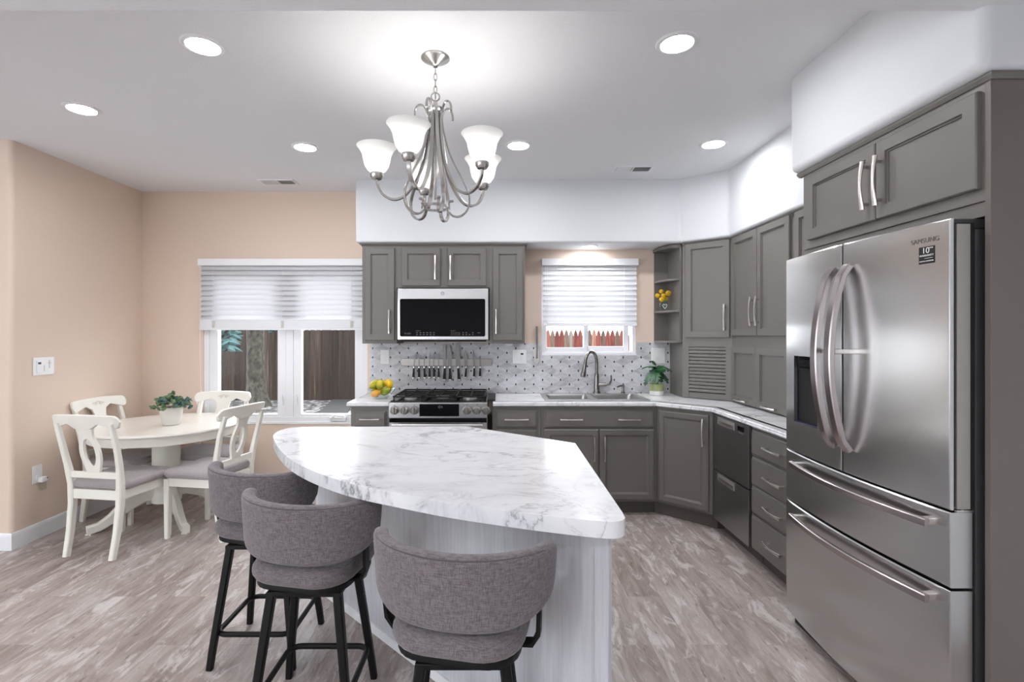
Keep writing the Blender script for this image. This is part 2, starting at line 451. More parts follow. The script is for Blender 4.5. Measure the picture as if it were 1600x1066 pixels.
# dropped soffits above the cabinets (bullnosed plaster)
struct('soffit_cabinets', MB().prism([(-1.215, 4.76), (-1.215, 4.36), (1.55, 4.36), (1.85, 4.10), (1.85, 2.60), (2.25, 2.60), (2.25, 4.76)], 2.24, 2.80, .02, 4), m_white)
struct('soffit_refrigerator', MB().prism([(1.515, 2.665), (1.515, 1.60), (2.25, 1.60), (2.25, 2.665)], 2.285, 2.80, .035, 5), m_white)
bp = [(0, 0), (.016, 0), (.016, .085), (.010, .105), (.004, .112), (0, .112)]
struct('baseboard_left', MB().sweep([(o, z) for o, z in bp], [(-6.0, 3.46), (XL, 3.46), (XL, YB)][:]), m_trim)
struct('baseboard_back', MB().sweep(bp, [(XL, YB), (-1.19, YB)]), m_trim)

def ring(mb, x0, x1, z0, z1, w, y0, y1, bev=.003, wt=None, wb_=None):
    wt = wt or w; wb_ = wb_ or w
    mb.box(x0, x0+w, y0, y1, z0, z1, bev); mb.box(x1-w, x1, y0, y1, z0, z1, bev)
    mb.box(x0+w, x1-w, y0, y1, z0, z0+wb_, bev); mb.box(x0+w, x1-w, y0, y1, z1-wt, z1, bev)
    return mb
def sash(root, x0, x1, z0, z1, w, y0, y1, wb_=None):
    s = struct('sash', ring(MB(), x0, x1, z0, z1, w, y0, y1, .004, None, wb_), m_vinyl, root)
    struct('pane', MB().box(x0+w-.005, x1-w+.005, (y0+y1)/2-.003, (y0+y1)/2+.003, z0+(wb_ or w)-.005, z1-w+.005), m_pane, s)
    return s
# window_1: twin casement by the dining table
w1 = struct('window_1', ring(MB(), W1[0], W1[1], W1[2], W1[3], .048, 4.735, 4.86), m_vinyl)
struct('mullion', MB().box(-1.965, -1.895, 4.742, 4.86, W1[2]+.03, W1[3]-.03, .004), m_vinyl, w1)
sash(w1, -2.672, -1.965, .69, 2.085, .078, 4.745, 4.80, .028)
sash(w1, -1.895, -1.254, .69, 2.085, .072, 4.745, 4.80, .028)
for x in (-1.995, -1.868):
    struct('latch', MB().box(x-.012, x+.012, 4.732, 4.746, .80, .875, .004).bar([(x, 4.728, .835), (x+.004, 4.722, .90)], .012, .01, (1, 0, 0)), m_plastic, w1)
struct('crank_handle', MB().box(-1.55, -1.40, 4.715, 4.742, .655, .695, .008).bar([(-1.535, 4.71, .69), (-1.50, 4.705, .708), (-1.41, 4.705, .705)], .018, .014, (0, -1, 0)), m_plastic, w1)
struct('sill', MB().box(W1[0]-.0, W1[1]+.0, 4.722, 4.75, .628, .65, .004), m_plastic, w1)
# window_2: slider over the sink
w2 = struct('window_2', ring(MB(), W2[0], W2[1], W2[2], W2[3], .03, 4.745, 4.86), m_vinyl)
sash(w2, .425, .83, 1.285, 2.10, .03, 4.77, 4.80, .05)
sash(w2, .80, 1.225, 1.285, 2.10, .048, 4.80, 4.83, .06)
struct('sill', MB().box(W2[0], W2[1], 4.725, 4.76, 1.262, 1.285, .003), m_vinyl, w2)
# unseen living-room windows, added to let in skylight from behind and beside the camera
w3 = struct('added_window_3', ring(MB(), W3[0], W3[1], W3[2], W3[3], .06, -4.06, -3.98), m_vinyl)
for i in range(2):
    a = W3[0]+.06+i*1.39; sash(w3, a, a+1.39, W3[2]+.06, W3[3]-.06, .05, -4.04, -4.0)
t = MB(); t.box(-6.06, -5.98, W4[0], W4[0]+.06, W4[2], W4[3]); t.box(-6.06, -5.98, W4[1]-.06, W4[1], W4[2], W4[3]); t.box(-6.06, -5.98, W4[0], W4[1], W4[2], W4[2]+.06); t.box(-6.06, -5.98, W4[0], W4[1], W4[3]-.06, W4[3]); t.box(-6.06, -5.98, -.93, -.87, W4[2], W4[3])
w4 = struct('added_window_4', t, m_vinyl)
struct('pane', MB().box(-6.022, -6.018, W4[0]+.05, W4[1]-.05, W4[2]+.05, W4[3]-.05), m_pane, w4)

# ------------------------------------------------------------------ blinds
def blind(label, x0, x1, zt, zb, pitch, tilt, stack, cords, y=4.695):
    r = thing('window_blind', label, 'blind', ((x0+x1)/2, y, zb))
    obj('valance', MB().box(x0, x1, y-.035, 4.728, zt, zt+.062, .004), m_trim, r)
    mb = MB(); n = int((zt-.012-zb-stack-.012)/pitch); pitch = (zt-.012-zb-stack-.012)/n
    for i in range(n+1):
        z = zt-.012-i*pitch
        M = Matrix.Translation((0, y, z)) @ Matrix.Rotation(tilt, 4, 'X')
        pts = [(-.031, 0), (-.016, .0034), (0, .0046), (.016, .0034), (.031, 0), (.016, .0010), (0, .0022), (-.016, .0010)]
        mb.loft([[M @ V(xx, p[0], p[1]) for p in pts] for xx in (x0+.012, x1-.012)])
    obj('slats', mb, m_slat, r)
    mb = MB()
    k = max(1, int(stack/.013))
    for i in range(k): mb.box(x0+.012, x1-.012, y-.026, y+.026, zb+.022+i*.0115, zb+.0265+i*.0115, .001, 1)
    mb.box(x0+.012, x1-.012, y-.028, y+.024, zb, zb+.020, .004)
    if stack > .05: mb.box(x0+.016, x1-.016, y-.022, y+.022, zb+.018, zb+stack-.004)
    obj('bottom_rail', mb, m_trim, r)
    for x in cords:
        obj('ladder_cord', MB().tube([(x, y-.028, zt+.01), (x, y-.03, zb+stack)], .0014, 5), m_trim, r)
        if stack > .05:
            obj('cord_clip', MB().box(x-.012, x+.012, y-.031, y-.027, zb+.02, zb+.085, .002).tube([(x-.006, y-.033, zb+.08), (x+.006, y-.036, zb+.055), (x-.006, y-.035, zb+.035), (x+.004, y-.033, zb+.02)], .003, 6), m_pot, r)
    return r
b1 = blind('wide white slatted blind half lowered over the twin window behind dining table', -2.735, -1.205, 2.085, 1.497, .0435, 1.02, .10, (-2.595, -1.965, -1.335))
obj('pull_cord', MB().tube([(-2.705, 4.655, 2.08), (-2.708, 4.655, 1.3), (-2.70, 4.655, .93)], .0016, 5).tube([(-2.70, 4.655, .95), (-2.66, 4.654, .88), (-2.655, 4.653, .82)], .0014, 5).tube([(-2.70, 4.655, .94), (-2.722, 4.655, .88), (-2.735, 4.655, .84)], .0014, 5).lathe([(.003, 0), (.006, -.02), (.004, -.03)], (-2.735, 4.655, .85), 8).lathe([(.003, 0), (.006, -.02), (.004, -.03)], (-2.655, 4.653, .83), 8), m_trim, b1)
b2 = blind('white slatted blind lowered most of the way over the sink window', .400, 1.282, 2.087, 1.532, .0435, 1.05, .022, (.54, 1.15))
obj('pull_cord', MB().tube([(.435, 4.655, 2.08), (.436, 4.655, 1.70)], .0014, 5).tube([(.452, 4.655, 2.08), (.448, 4.655, 1.58)], .0014, 5).lathe([(.003, 0), (.007, -.02), (.004, -.03)], (.436, 4.655, 1.70), 8).lathe([(.003, 0), (.007, -.02), (.004, -.03)], (.448, 4.655, 1.58), 8), m_trim, b2)

# ------------------------------------------------------------------ back yard
struct('ground_gravel', MB().box(-16, 12, 4.9, 16, -.3, -.08), m_gravel)
struct('ground_path', MB().prism([(-3.3, 9.0), (-2.75, 9.0), (-3.35, 12.1), (-3.9, 12.1)], -.085, -.06), m_concrete)
def fence(label, x0, x1, y, zt, pitch, w, mats, point):
    r = thing('picket_fence', label, 'fence', ((x0+x1)/2, y, -.08))
    x = x0; i = 0
    while x < x1:
        z = zt+random.uniform(-.012, .012); h = w/2
        poly = [(x-h, -.08), (x+h, -.08), (x+h, z-point), (x+h*.62, z-point*.45), (x, z), (x-h*.62, z-point*.45), (x-h, z-point)]
        M = Matrix(((1, 0, 0, 0), (0, 0, -1, y+random.uniform(-.006, .006)), (0, 1, 0, 0), (0, 0, 0, 1)))
        obj('picket', MB().prism(poly, 0, .02, M=M), random.choice(mats), r, 0)
        x += pitch; i += 1
    mb = MB()
    for z in (.25, .9): mb.box(x0, x1, y+.008, y+.045, z, z+.09)
    obj('rail', mb, mats[0], r, 0)
    return r
fence('dark weathered cedar fence seen through the twin window by dining table', -9.2, -1.0, 12.0, 1.605, .135, .132, [m_fence], .055)
fence('reddish picket fence with pointed tops seen below the sink window blind', .45, 5.2, 13.0, 1.59, .117, .1164, [m_fence_red, m_fence_red, m_fence_brown], .17)
sp = thing('spruce_tree', 'blue spruce tree trunk in front of the cedar fence outside', 'tree', (-5.2, 11.0, -.08))
obj('trunk', MB().tube([(-5.17, 11, -.1), (-5.18, 11, .1), (-5.2, 11, .35), (-5.21, 11, 1.2), (-5.24, 11, 2.4), (-5.25, 11, 4.5), (-5.25, 11, 6)], [.30, .23, .19, .175, .16, .12, .05], 14), m_bark, sp)
for bx, by, bz, tx, ty, tz in ((-5.5, 10.8, 2.3, -5.0, 9.5, 1.18), (-5.6, 10.9, 2.5, -5.35, 9.4, 1.36), (-5.2, 10.9, 2.6, -4.15, 9.6, 1.56), (-5.2, 10.9, 3.0, -6.6, 9.8, 1.6), (-5.2, 11, 3.4, -5.0, 12, 2.4)):
    mb = MB(); A, B = V(bx, by, bz), V(tx, ty, tz)
    for i in range(60):
        f = random.uniform(.35, 1); p = A.lerp(B, f); p.z += .12*math.sin(f*3)
        d = V(random.uniform(-1, 1), random.uniform(-.6, .3), random.uniform(-.45, .12)); d.normalize()
        mb.tube([p, p+d*.12, p+d*random.uniform(.2, .3)], [.03, .05, .006], 5)
    obj('branch', mb, m_needle, sp)

# ------------------------------------------------------------------ cabinets
DOOR = [(0, 0), (0, .016), (.004, .020), (.050, .020), (.0515, .012), (.0565, .012), (.058, .006)]
DOORB = [(0, 0), (0, .014), (.006, .018), (.010, .020), (.046, .020), (.048, .015), (.062, .007)]   # bevelled inner edge
FRONT = [(0, 0), (0, .010), (.010, .013), (.013, .020)]
def pull(p0, p1, n, parent, bow=.034, so=.024, r=.0078):
    p0, p1, n = Vector(p0), Vector(p1), Vector(n).normalized(); mb = MB(); d = (p1-p0)
    pts = []; rr = []
    for i in range(13):
        f = -.06+1.12*i/12; g = max(0, 1-(2*f-1)**2)
        pts.append(p0+d*f+n*(so+(bow-so)*g)); rr.append(r*(.75+.45*abs(2*f-1)))
    mb.tube(pts, rr, 8)
    for f in (.07, .93): mb.tube([p0+d*f, p0+d*f+n*(so+.002)], r*.85, 8)
    return obj('handle', mb, m_nickel, parent)
def door(parent, O, u, n, w, h, prof=DOOR, name='door', handle=None, bow=.034):
    u = Vector(u).normalized()
    d = obj(name, MB().panel(O, u, n, w, h, prof), m_cab, parent, 20)
    if handle:
        (a, za), (b, zb) = handle
        O = Vector(O); nn = Vector(n).normalized()*prof[3][1]
        pull(O+u*a+V(0, 0, za-O.z)+nn, O+u*b+V(0, 0, zb-O.z)+nn, n, d, bow)
    return d
F = (0, -1, 0); RX = (1, 0, 0)
def crown(parent, path, z, out=.022):
    obj('crown', MB().sweep([(-.005, z-.022), (.006, z-.022), (.012, z-.012), (out, z-.008), (out, z), (-.005, z)], path), m_cab, parent)

YU = 4.40; ZT = 2.238
c1 = thing('wall_cabinet', 'narrow tall grey wall cabinet left of the microwave', 'cabinet', (-1.018, 4.565, 1.378))
obj('carcass', MB().box(-1.166, -.869, YU, 4.728, 1.378, ZT-.012, .002), m_cab, c1)
door(c1, (-1.139, YU, 1.406), RX, F, .253, .79, handle=((.212, 1.475), (.212, 1.655)))
crown(c1, [(-1.166, 4.72), (-1.166, YU), (-.869, YU)][::1], ZT)
c2 = thing('wall_cabinet', 'short two-door grey wall cabinet directly above the microwave', 'cabinet', (-.47, 4.565, 1.86))
obj('carcass', MB().box(-.869, -.0715, YU, 4.728, 1.858, ZT-.012, .002), m_cab, c2)
door(c2, (-.826, YU, 1.873), RX, F, .332, .325, handle=((.292, 1.935), (.292, 2.118)))
door(c2, (-.432, YU, 1.873), RX, F, .332, .325, handle=((.028, 1.935), (.028, 2.118)))
crown(c2, [(-.869, YU), (-.0715, YU)], ZT)
c3 = thing('wall_cabinet', 'narrow tall grey wall cabinet right of the microwave', 'cabinet', (.08, 4.565, 1.378))
obj('carcass', MB().box(-.0715, .231, YU, 4.728, 1.378, ZT-.012, .002), m_cab, c3)
door(c3, (-.045, YU, 1.406), RX, F, .258, .79, handle=((.030, 1.475), (.030, 1.66)))
crown(c3, [(-.0715, YU), (.231, YU), (.231, 4.72)], ZT)
tag(obj('puck_light', MB().lathe([(.034, 0), (.034, -.012), (.026, -.02), (.001, -.02)], (.10, 4.60, 1.378), 20), m_plastic), 'small white round puck light under cabinet right of the microwave', 'light')

# corner open shelves
sh = thing('corner_shelf', 'grey open corner shelf unit right of the sink window', 'shelf', (1.52, 4.60, 1.40))
obj('side_panel', MB().box(1.565, 1.585, YU+.01, 4.728, 1.385, ZT-.014, .002), m_cab, sh)
obj('back_panel', MB().box(1.44, 1.566, 4.712, 4.728, 1.385, ZT-.014), m_cab, sh)
def qshelf(z, t=.018, o=0):
    pts = [(1.575, 4.715)]+[(1.575-(.137+o)*math.sin(a)**.8, 4.715-(.30+o)*math.cos(a)**.8) for a in [PI/2*i/12 for i in range(13)]]
    return MB().prism(pts, z-t, z, .003)
for z in (1.40, 1.667, 1.94): obj('shelf', qshelf(z), m_cab, sh)
obj('top_board', qshelf(ZT-.004, .03, .012), m_cab, sh)

# diagonal corner wall cabinet with tambour garage
P0, P1 = V(1.585, YU, 0), V(1.89, 4.13, 0); ud = (P1-P0).normalized(); nd = V(ud.y, -ud.x, 0); LD = (P1-P0).length
c4 = thing('corner_cabinet', 'diagonal grey corner wall cabinet with roll-up tambour door below', 'cabinet', (1.95, 4.5, .916))
obj('carcass', MB().prism([(1.587, 4.727), (1.587, YU), (1.89, 4.13), (2.217, 4.13), (2.217, 4.727)], 1.378, ZT-.012), m_cab, c4)
cc = MB()
cc.box(1.587, 1.605, YU+.002, 4.727, .917, 1.38)
for a, b in ((0, .055), (LD-.05, LD)):
    q = [P0+ud*a, P0+ud*b, P0+ud*b-nd*.02, P0+ud*a-nd*.02]; cc.prism([(p.x, p.y) for p in q], .917, 1.38)
q = [P0+ud*.05, P0+ud*(LD-.045), P0+ud*(LD-.045)-nd*.02, P0+ud*.05-nd*.02]; cc.prism([(p.x, p.y) for p in q], 1.352, 1.38)
obj('face_frame', cc, m_cab, c4)
door(c4, P0+ud*.03+V(0, 0, 1.43), ud, nd, LD-.045, .797, handle=((LD-.045-.035, 1.50), (LD-.045-.035, 1.69)))
tb = MB(); prof = []
zz = .968; N = 13; st = (1.350-.968)/N
for i in range(N):
    z = .968+i*st; prof += [(-.014, z), (-.003, z+st*.22), (-.002, z+st*.6), (-.006, z+st*.93)]
prof += [(-.012, 1.35), (-.02, 1.35), (-.02, .968)]
tb.loft([[P0+ud*a+nd*o+V(0, 0, z) for o, z in prof] for a in (.05, LD-.045)])
td = obj('tambour_door', tb, m_cab, c4, 0)
q = [P0+ud*.05-nd*.003, P0+ud*(LD-.045)-nd*.003, P0+ud*(LD-.045)-nd*.02, P0+ud*.05-nd*.02]
obj('pull_rail', MB().prism([(p.x, p.y) for p in q], .918, .966, .003), m_cab, td)
crown(c4, [(P0.x, P0.y), (P1.x, P1.y)], ZT)

# right wall cabinets
XU = 1.89; LN = (-1, 0, 0); UY = (0, -1, 0)
c5 = thing('wall_cabinet', 'large grey two-door cabinet on the right wall reaching down to the counter', 'cabinet', (2.05, 3.70, .916))
obj('carcass', MB().box(XU, 2.217, 3.266, 4.129, .917, ZT-.012, .002), m_cab, c5)
door(c5, (XU, 4.105, 1.446), UY, LN, .392, .783, handle=((.352, 1.53), (.352, 1.72)))
door(c5, (XU, 3.700, 1.446), UY, LN, .405, .783, handle=((.030, 1.53), (.030, 1.72)))
door(c5, (XU, 4.105, .925), UY, LN, .392, .437, name='lift_door', handle=((.12, .95), (.28, .95)))
door(c5, (XU, 3.712, .925), UY, LN, .417, .437, name='lift_door', handle=((.13, .95), (.29, .95)))
crown(c5, [(XU, 4.13), (XU, 3.266)], ZT)
c6 = thing('wall_cabinet', 'grey cabinet on the right wall half hidden behind the refrigerator', 'cabinet', (2.05, 2.95, 1.378))
obj('carcass', MB().box(XU, 2.217, 2.665, 3.262, 1.378, ZT-.012, .002), m_cab, c6)
door(c6, (XU, 3.235, 1.40), UY, LN, .275, .83, handle=((.24, 1.48), (.24, 1.66)))
door(c6, (XU, 2.950, 1.40), UY, LN, .262, .83, handle=((.03, 1.48), (.03, 1.66)))
crown(c6, [(XU, 3.262), (XU, 2.665)], ZT)

# cabinet over and around the refrigerator
c7 = thing('refrigerator_cabinet', 'grey two-door cabinet above the refrigerator with a full-height side panel', 'cabinet', (1.88, 2.13, 0))
obj('carcass', MB().box(1.562, 2.217, 1.642, 2.618, 1.885, 2.270, .002), m_cab, c7)
obj('side_panel', MB().box(1.56, 2.217, 1.62, 1.641, .002, 2.272, .002), m_cabin, c7)
obj('side_panel', MB().box(1.62, 2.217, 2.619, 2.64, .002, 2.272, .002), m_cabin, c7)
obj('filler', MB().box(1.570, 1.60, 1.642, 2.618, 1.838, 1.884), m_cab, c7)
door(c7, (1.562, 2.560, 1.925), UY, LN, .462, .315, handle=((.425, 1.985), (.425, 2.165)))
door(c7, (1.562, 2.092, 1.925), UY, LN, .440, .315, handle=((.030, 1.985), (.030, 2.165)))
crown(c7, [(1.57, 2.64), (1.562, 2.64), (1.562, 1.62), (2.21, 1.62)], 2.285, .014)

# base cabinets on the back wall
YC = 4.12; ZB, ZK = .879, .11
def carcass(x0, x1, root, kick=True):
    obj('carcass', MB().box(x0, x1, YC, 4.727, ZK, ZB, .002), m_cab, root)
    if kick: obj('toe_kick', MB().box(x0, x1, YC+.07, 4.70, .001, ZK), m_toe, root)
b_1 = thing('base_cabinet', 'short grey base cabinet left of the gas range', 'cabinet', (-1.03, 4.42, 0))
carcass(-1.184, -.875, b_1)
door(b_1, (-1.150, YC, .715), RX, F, .252, .125, FRONT, 'drawer', ((.055, .778), (.197, .778)), .030)
door(b_1, (-1.150, YC, .128), RX, F, .252, .572, DOORB, handle=((.215, .45), (.215, .64)))
b_2 = thing('base_cabinet', 'grey drawer base between the gas range and the sink cabinet', 'cabinet', (.15, 4.42, 0))
carcass(-.045, .344, b_2)
for z0, h in ((.708, .137), (.430, .262), (.128, .286)):
    door(b_2, (-.016, YC, z0), RX, F, .330, h, FRONT, 'drawer', ((.08, z0+h/2), (.25, z0+h/2)), .030)
b_3 = thing('sink_base_cabinet', 'wide grey base cabinet with two doors under the sink', 'cabinet', (.81, 4.42, 0))
obj('carcass', MB().box(.346, 1.281, YC, 4.727, ZK, .70, .002).box(.346, 1.281, YC, YC+.03, .69, ZB, .002).box(.346, .364, YC+.02, 4.727, .69, ZB).box(1.263, 1.281, YC+.02, 4.727, .69, ZB), m_cab, b_3)
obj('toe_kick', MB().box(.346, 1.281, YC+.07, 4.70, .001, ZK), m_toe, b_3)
ff = door(b_3, (.371, YC, .708), RX, F, .883, .137, FRONT, 'false_drawer_front', ((.135, .776), (.295, .776)), .030)
pull((.371+.595, YC-.020, .776), (.371+.755, YC-.020, .776), F, ff, .030)
door(b_3, (.371, YC, .128), RX, F, .438, .569, DOORB, handle=((.400, .455), (.400, .632)))
door(b_3, (.815, YC, .128), RX, F, .439, .569, DOORB, handle=((.038, .455), (.038, .632)))
# diagonal corner base
Q0, Q1 = V(1.283, YC, 0), V(1.61, 3.80, 0); uq = (Q1-Q0).normalized(); nq = V(uq.y, -uq.x, 0); LQ = (Q1-Q0).length
b_4 = thing('corner_base_cabinet', 'diagonal grey corner base cabinet right of the sink', 'cabinet', (1.8, 4.3, 0))
obj('carcass', MB().prism([(1.283, 4.727), (Q0.x, Q0.y), (Q1.x, Q1.y), (2.217, 3.80), (2.217, 4.727)], ZK, ZB), m_cab, b_4)
k0, k1 = Q0-nq*.05, Q1-nq*.05
obj('toe_kick', MB().prism([(1.283, 4.70), (1.283, k0.y+.03), (k0.x, k0.y), (k1.x, k1.y), (2.2, k1.y), (2.2, 4.70)], .001, ZK), m_toe, b_4)
door(b_4, Q0+uq*.018+V(0, 0, .128), uq, nq, LQ-.06, .725, DOORB, handle=((LQ-.06-.035, .63), (LQ-.06-.035, .815)))
# right run: drawer stack
b_5 = thing('base_cabinet', 'grey four-drawer base cabinet between dishwasher and refrigerator', 'cabinet', (1.9, 2.93, 0))
obj('carcass', MB().box(1.61, 2.217, 2.645, 3.240, ZK, ZB, .002), m_cab, b_5)
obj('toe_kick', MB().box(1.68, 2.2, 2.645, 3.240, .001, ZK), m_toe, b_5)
for z0, h in ((.704, .153), (.515, .175), (.342, .168), (.115, .213)):
    door(b_5, (1.61, 3.222, z0), UY, LN, .560, h, FRONT, 'drawer', ((.20, z0+h*.5), (.37, z0+h*.5)), .036)

# ------------------------------------------------------------------ countertops
ZS = .914
def nose(mb, path):
    pr = [(-.06, .880), (.004, .880), (.012, .884), (.015, .892), (.012, .899), (.014, .905), (.009, .912), (.0, .914), (-.06, .914)]
    return mb.sweep(pr, path)
cl = MB().box(-1.20, -.876, 4.15, 4.728, .880, ZS)
nose(cl, [(-1.195, 4.72), (-1.195, 4.10), (-.876, 4.10)])
tag(obj('countertop', cl, m_marble), 'short white marble countertop left of the gas range holding the fruit bowl', 'countertop')
SX0, SX1, SY0, SY1 = .405, 1.225, 4.215, 4.655
ct = MB()
ct.prism([(-.040, 4.14), (SX0, 4.14), (SX0, 4.728), (-.040, 4.728)], .880, ZS)
ct.prism([(SX0, 4.14), (SX1, 4.14), (SX1, SY0), (SX0, SY0)], .880, ZS)
ct.prism([(SX0, SY1), (SX1, SY1), (SX1, 4.728), (SX0, 4.728)], .880, ZS)
ct.prism([(SX1, 4.14), (1.275, 4.14), (1.62, 3.80), (1.63, 2.655), (2.217, 2.655), (2.217, 4.728), (SX1, 4.728)], .880, ZS)
nose(ct, [(-.040, 4.10), (1.268, 4.10), (1.590, 3.785), (1.590, 2.655)])
tag(obj('countertop', ct, m_marble), 'long L-shaped white marble countertop with the sink', 'countertop')
tag(obj('backsplash', MB().box(-1.182, .405, 4.722, 4.7295, ZS+.001, 1.376).box(.405, 1.276, 4.722, 4.7295, ZS+.001, 1.264).box(1.276, 1.586, 4.722, 4.7295, ZS+.001, 1.384), m_tile), 'grey marble mosaic backsplash with small dark dots', 'backsplash', None, 'structure')

# ------------------------------------------------------------------ sink, faucet, dispenser
sk = thing('kitchen_sink', 'stainless steel double-bowl sink set into the countertop under the window', 'sink', (.82, 4.43, .70))
mb = MB()
ox0, ox1, oy0, oy1, m0, m1 = .385, 1.245, 4.185, 4.690, .795, .825
for a, b, cc_, d in ((ox0, ox1, oy0, SY0+.02), (ox0, ox1, 4.62, oy1), (ox0, SX0+.02, SY0+.02, 4.62), (SX1-.02, ox1, SY0+.02, 4.62), (m0, m1, SY0+.02, 4.62)):
    mb.box(a, b, cc_, d, ZS+.0005, ZS+.007, .002)
obj('rim', mb, m_sink, sk)
for a, b in ((SX0+.02, m0), (m1, SX1-.02)):
    w, cx = b-a, (a+b)/2; dpt, cy = 4.62-SY0-.02, (4.62+SY0+.02)/2
    rings = []
    for ins, z, r in ((0, ZS+.006, .02), (.006, ZS-.01, .035), (.012, ZS-.12, .05), (.03, ZS-.155, .06), (.07, ZS-.162, .06)):
        rings.append([(x, y, z) for x, y in rrect(w-2*ins, dpt-2*ins, r, 6, cx, cy)])
    obj('bowl', MB().loft(rings, cap0=False), m_sink, sk)
fc = thing('faucet', 'dark brushed gooseneck faucet standing behind the sink', 'faucet', (.90, 4.665, ZS+.007))
z0 = ZS+.007
obj('body', MB().lathe([(.034, 0), (.034, .012), (.027, .022), (.025, .06), (.022, .10), (.021, .17), (.016, .18)], (.90, 4.665, z0), 24), m_faucet, fc)
pts = [V(.90, 4.665, z0+.17), V(.90, 4.665, z0+.27)]
sd = V(-.72, -.69, 0).normalized()
for i in range(1, 12):
    a = PI*i/12*1.02; pts.append(V(.90, 4.665, z0+.285)+sd*.085*(1-math.cos(a))+V(0, 0, .095*math.sin(a)))
tip = pts[-1]
pts += [tip+V(0, 0, -.02)+sd*.004]
obj('spout', MB().tube(pts, .0145, 14), m_faucet, fc)
t0 = pts[-1]
obj('spray_head', MB().tube([t0, t0+V(0, 0, -.05)+sd*.014, t0+V(0, 0, -.105)+sd*.03, t0+V(0, 0, -.125)+sd*.036], [.0155, .018, .025, .022], 16), m_faucet, fc)
obj('lever', MB().tube([(.915, 4.665, z0+.075), (.96, 4.66, z0+.078), (.985, 4.655, z0+.08)], [.020, .020, .017], 14).tube([(.975, 4.655, z0+.078), (1.015, 4.65, z0+.085), (1.03, 4.647, z0+.12), (1.027, 4.645, z0+.165)], [.012, .010, .008, .006], 10), m_faucet, fc)
dp = thing('soap_dispenser', 'small dark metal soap dispenser right of the faucet', 'soap dispenser', (1.14, 4.668, z0))
obj('body', MB().lathe([(.020, 0), (.020, .01), (.013, .015), (.012, .06), (.010, .065)], (1.14, 4.668, z0), 16), m_faucet, dp)
obj('nozzle', MB().tube([(1.145, 4.666, z0+.068), (1.11, 4.64, z0+.070), (1.075, 4.62, z0+.060)], [.010, .008, .006], 10), m_faucet, dp)

# ------------------------------------------------------------------ gas range
gx0, gx1, gy = -.865, -.085, 4.06
gr = thing('gas_range', 'stainless steel slide-in gas range under the microwave', 'range', (-.475, 4.40, 0))
obj('body', MB().box(gx0, gx1, gy+.045, 4.715, .03, .905, .003), m_steel, gr)
obj('kick_plate', MB().box(gx0+.02, gx1-.02, gy+.08, gy+.12, .001, .10), m_rubber, gr)
cp = obj('control_panel', MB().prism([(gy+.05, .795), (gy+.05, .916), (gy+.012, .918), (gy, .910), (gy-.004, .795)], gx0, gx1, .002, M=Matrix(((0, 0, 1, 0), (1, 0, 0, 0), (0, 1, 0, 0), (0, 0, 0, 1)))), m_steel, gr)
ds = obj('display', MB().box(-.622, -.308, gy-.008, gy+.004, .807, .905, .003), m_black, cp)
obj('clock_digits', MB().lathe([(.010, 0), (.010, .001), (.007, .001), (.007, 0)], (0, 0, 0), 16, M=Matrix.Translation((-.462, gy-.009, .882)) @ Matrix.Rotation(PI/2, 4, 'X'), cap=False).box(-.445, -.440, gy-.0095, gy-.0085, .874, .890), m_ink, ds)
for x in (-.820, -.740, -.663, -.245, -.168, -.092-.002):
    k = obj('knob', MB().lathe([(.034, 0), (.034, .006), (.029, .008), (.029, .030), (.024, .036), (.001, .036)], n=28, M=Matrix.Translation((x if x > -.1 else x, gy-.002, .855)) @ Matrix.Rotation(PI/2, 4, 'X')), m_knob, cp)
    obj('grip', MB().box(x-.007, x+.007, gy-.050, gy-.034, .826, .884, .004), m_knob, k)
    obj('pointer', MB().box(x-.003, x+.003, gy-.004, gy-.002, .892, .898), m_ink, k)
ov = obj('oven_door', MB().box(gx0+.004, gx1-.004, gy-.002, gy+.044, .22, .788, .004), m_black, gr)
obj('oven_window_frame', ring(MB(), gx0+.004, gx1-.004, .22, .758, .035, gy-.006, gy-.002, .001, .09, .08), m_steel, ov)
obj('handle', MB().tube([(gx0+.035, gy-.055, .744), (gx1-.035, gy-.055, .744)], .014, 14).tube([(gx0+.06, gy, .744), (gx0+.06, gy-.055, .744)], .011, 10).tube([(gx1-.06, gy, .744), (gx1-.06, gy-.055, .744)], .011, 10), m_steel, ov)
dr = obj('drawer', MB().box(gx0+.004, gx1-.004, gy, gy+.044, .11, .212, .003), m_steel, gr)
obj('cooktop', MB().box(gx0, gx1, gy+.055, 4.715, .906, .922, .004), m_black, gr)
for bx, by, r in ((-.72, 4.24, .045), (-.72, 4.55, .04), (-.475, 4.40, .05), (-.23, 4.24, .05), (-.23, 4.55, .038)):
    b = obj('burner', MB().lathe([(r*1.15, 0), (r*1.15, .008), (r, .010), (r, .016), (r*.9, .018), (.001, .018)], (bx, by, .922), 24), m_steel_side, gr)
    obj('burner_cap', MB().lathe([(r*.85, 0), (r*.85, .005), (r*.75, .008), (.001, .008)], (bx, by, .940), 24), m_iron, b)
for a, b in ((gx0+.015, -.605), (-.600, -.350), (-.345, gx1-.015)):
    mb = MB(); y0, y1 = gy+.075, 4.69; z0, z1 = .946, .958; cx = (a+b)/2
    for y in (y0, (y0+y1)/2-.005, y1-.012): mb.box(a, b, y, y+.012, z0, z1, .002)
    for x in (a, b-.012): mb.box(x, x+.012, y0, y1, z0, z1, .002)
    mb.box(cx-.005, cx+.005, y0, y1, z0, z1, .002)
    for y in (y0+.15, y1-.16): mb.box(a, b, y, y+.010, z0, z1, .002)
    for x in (a+.004, b-.014):
        for y in (y0+.004, y1-.014): mb.box(x, x+.010, y, y+.010, .922, z0)
    obj('grate', mb, m_iron, gr)
obj('side_trim', MB().box(gx1+.001, -.020, gy+.10, 4.62, .9155, .926, .003), m_iron, gr)

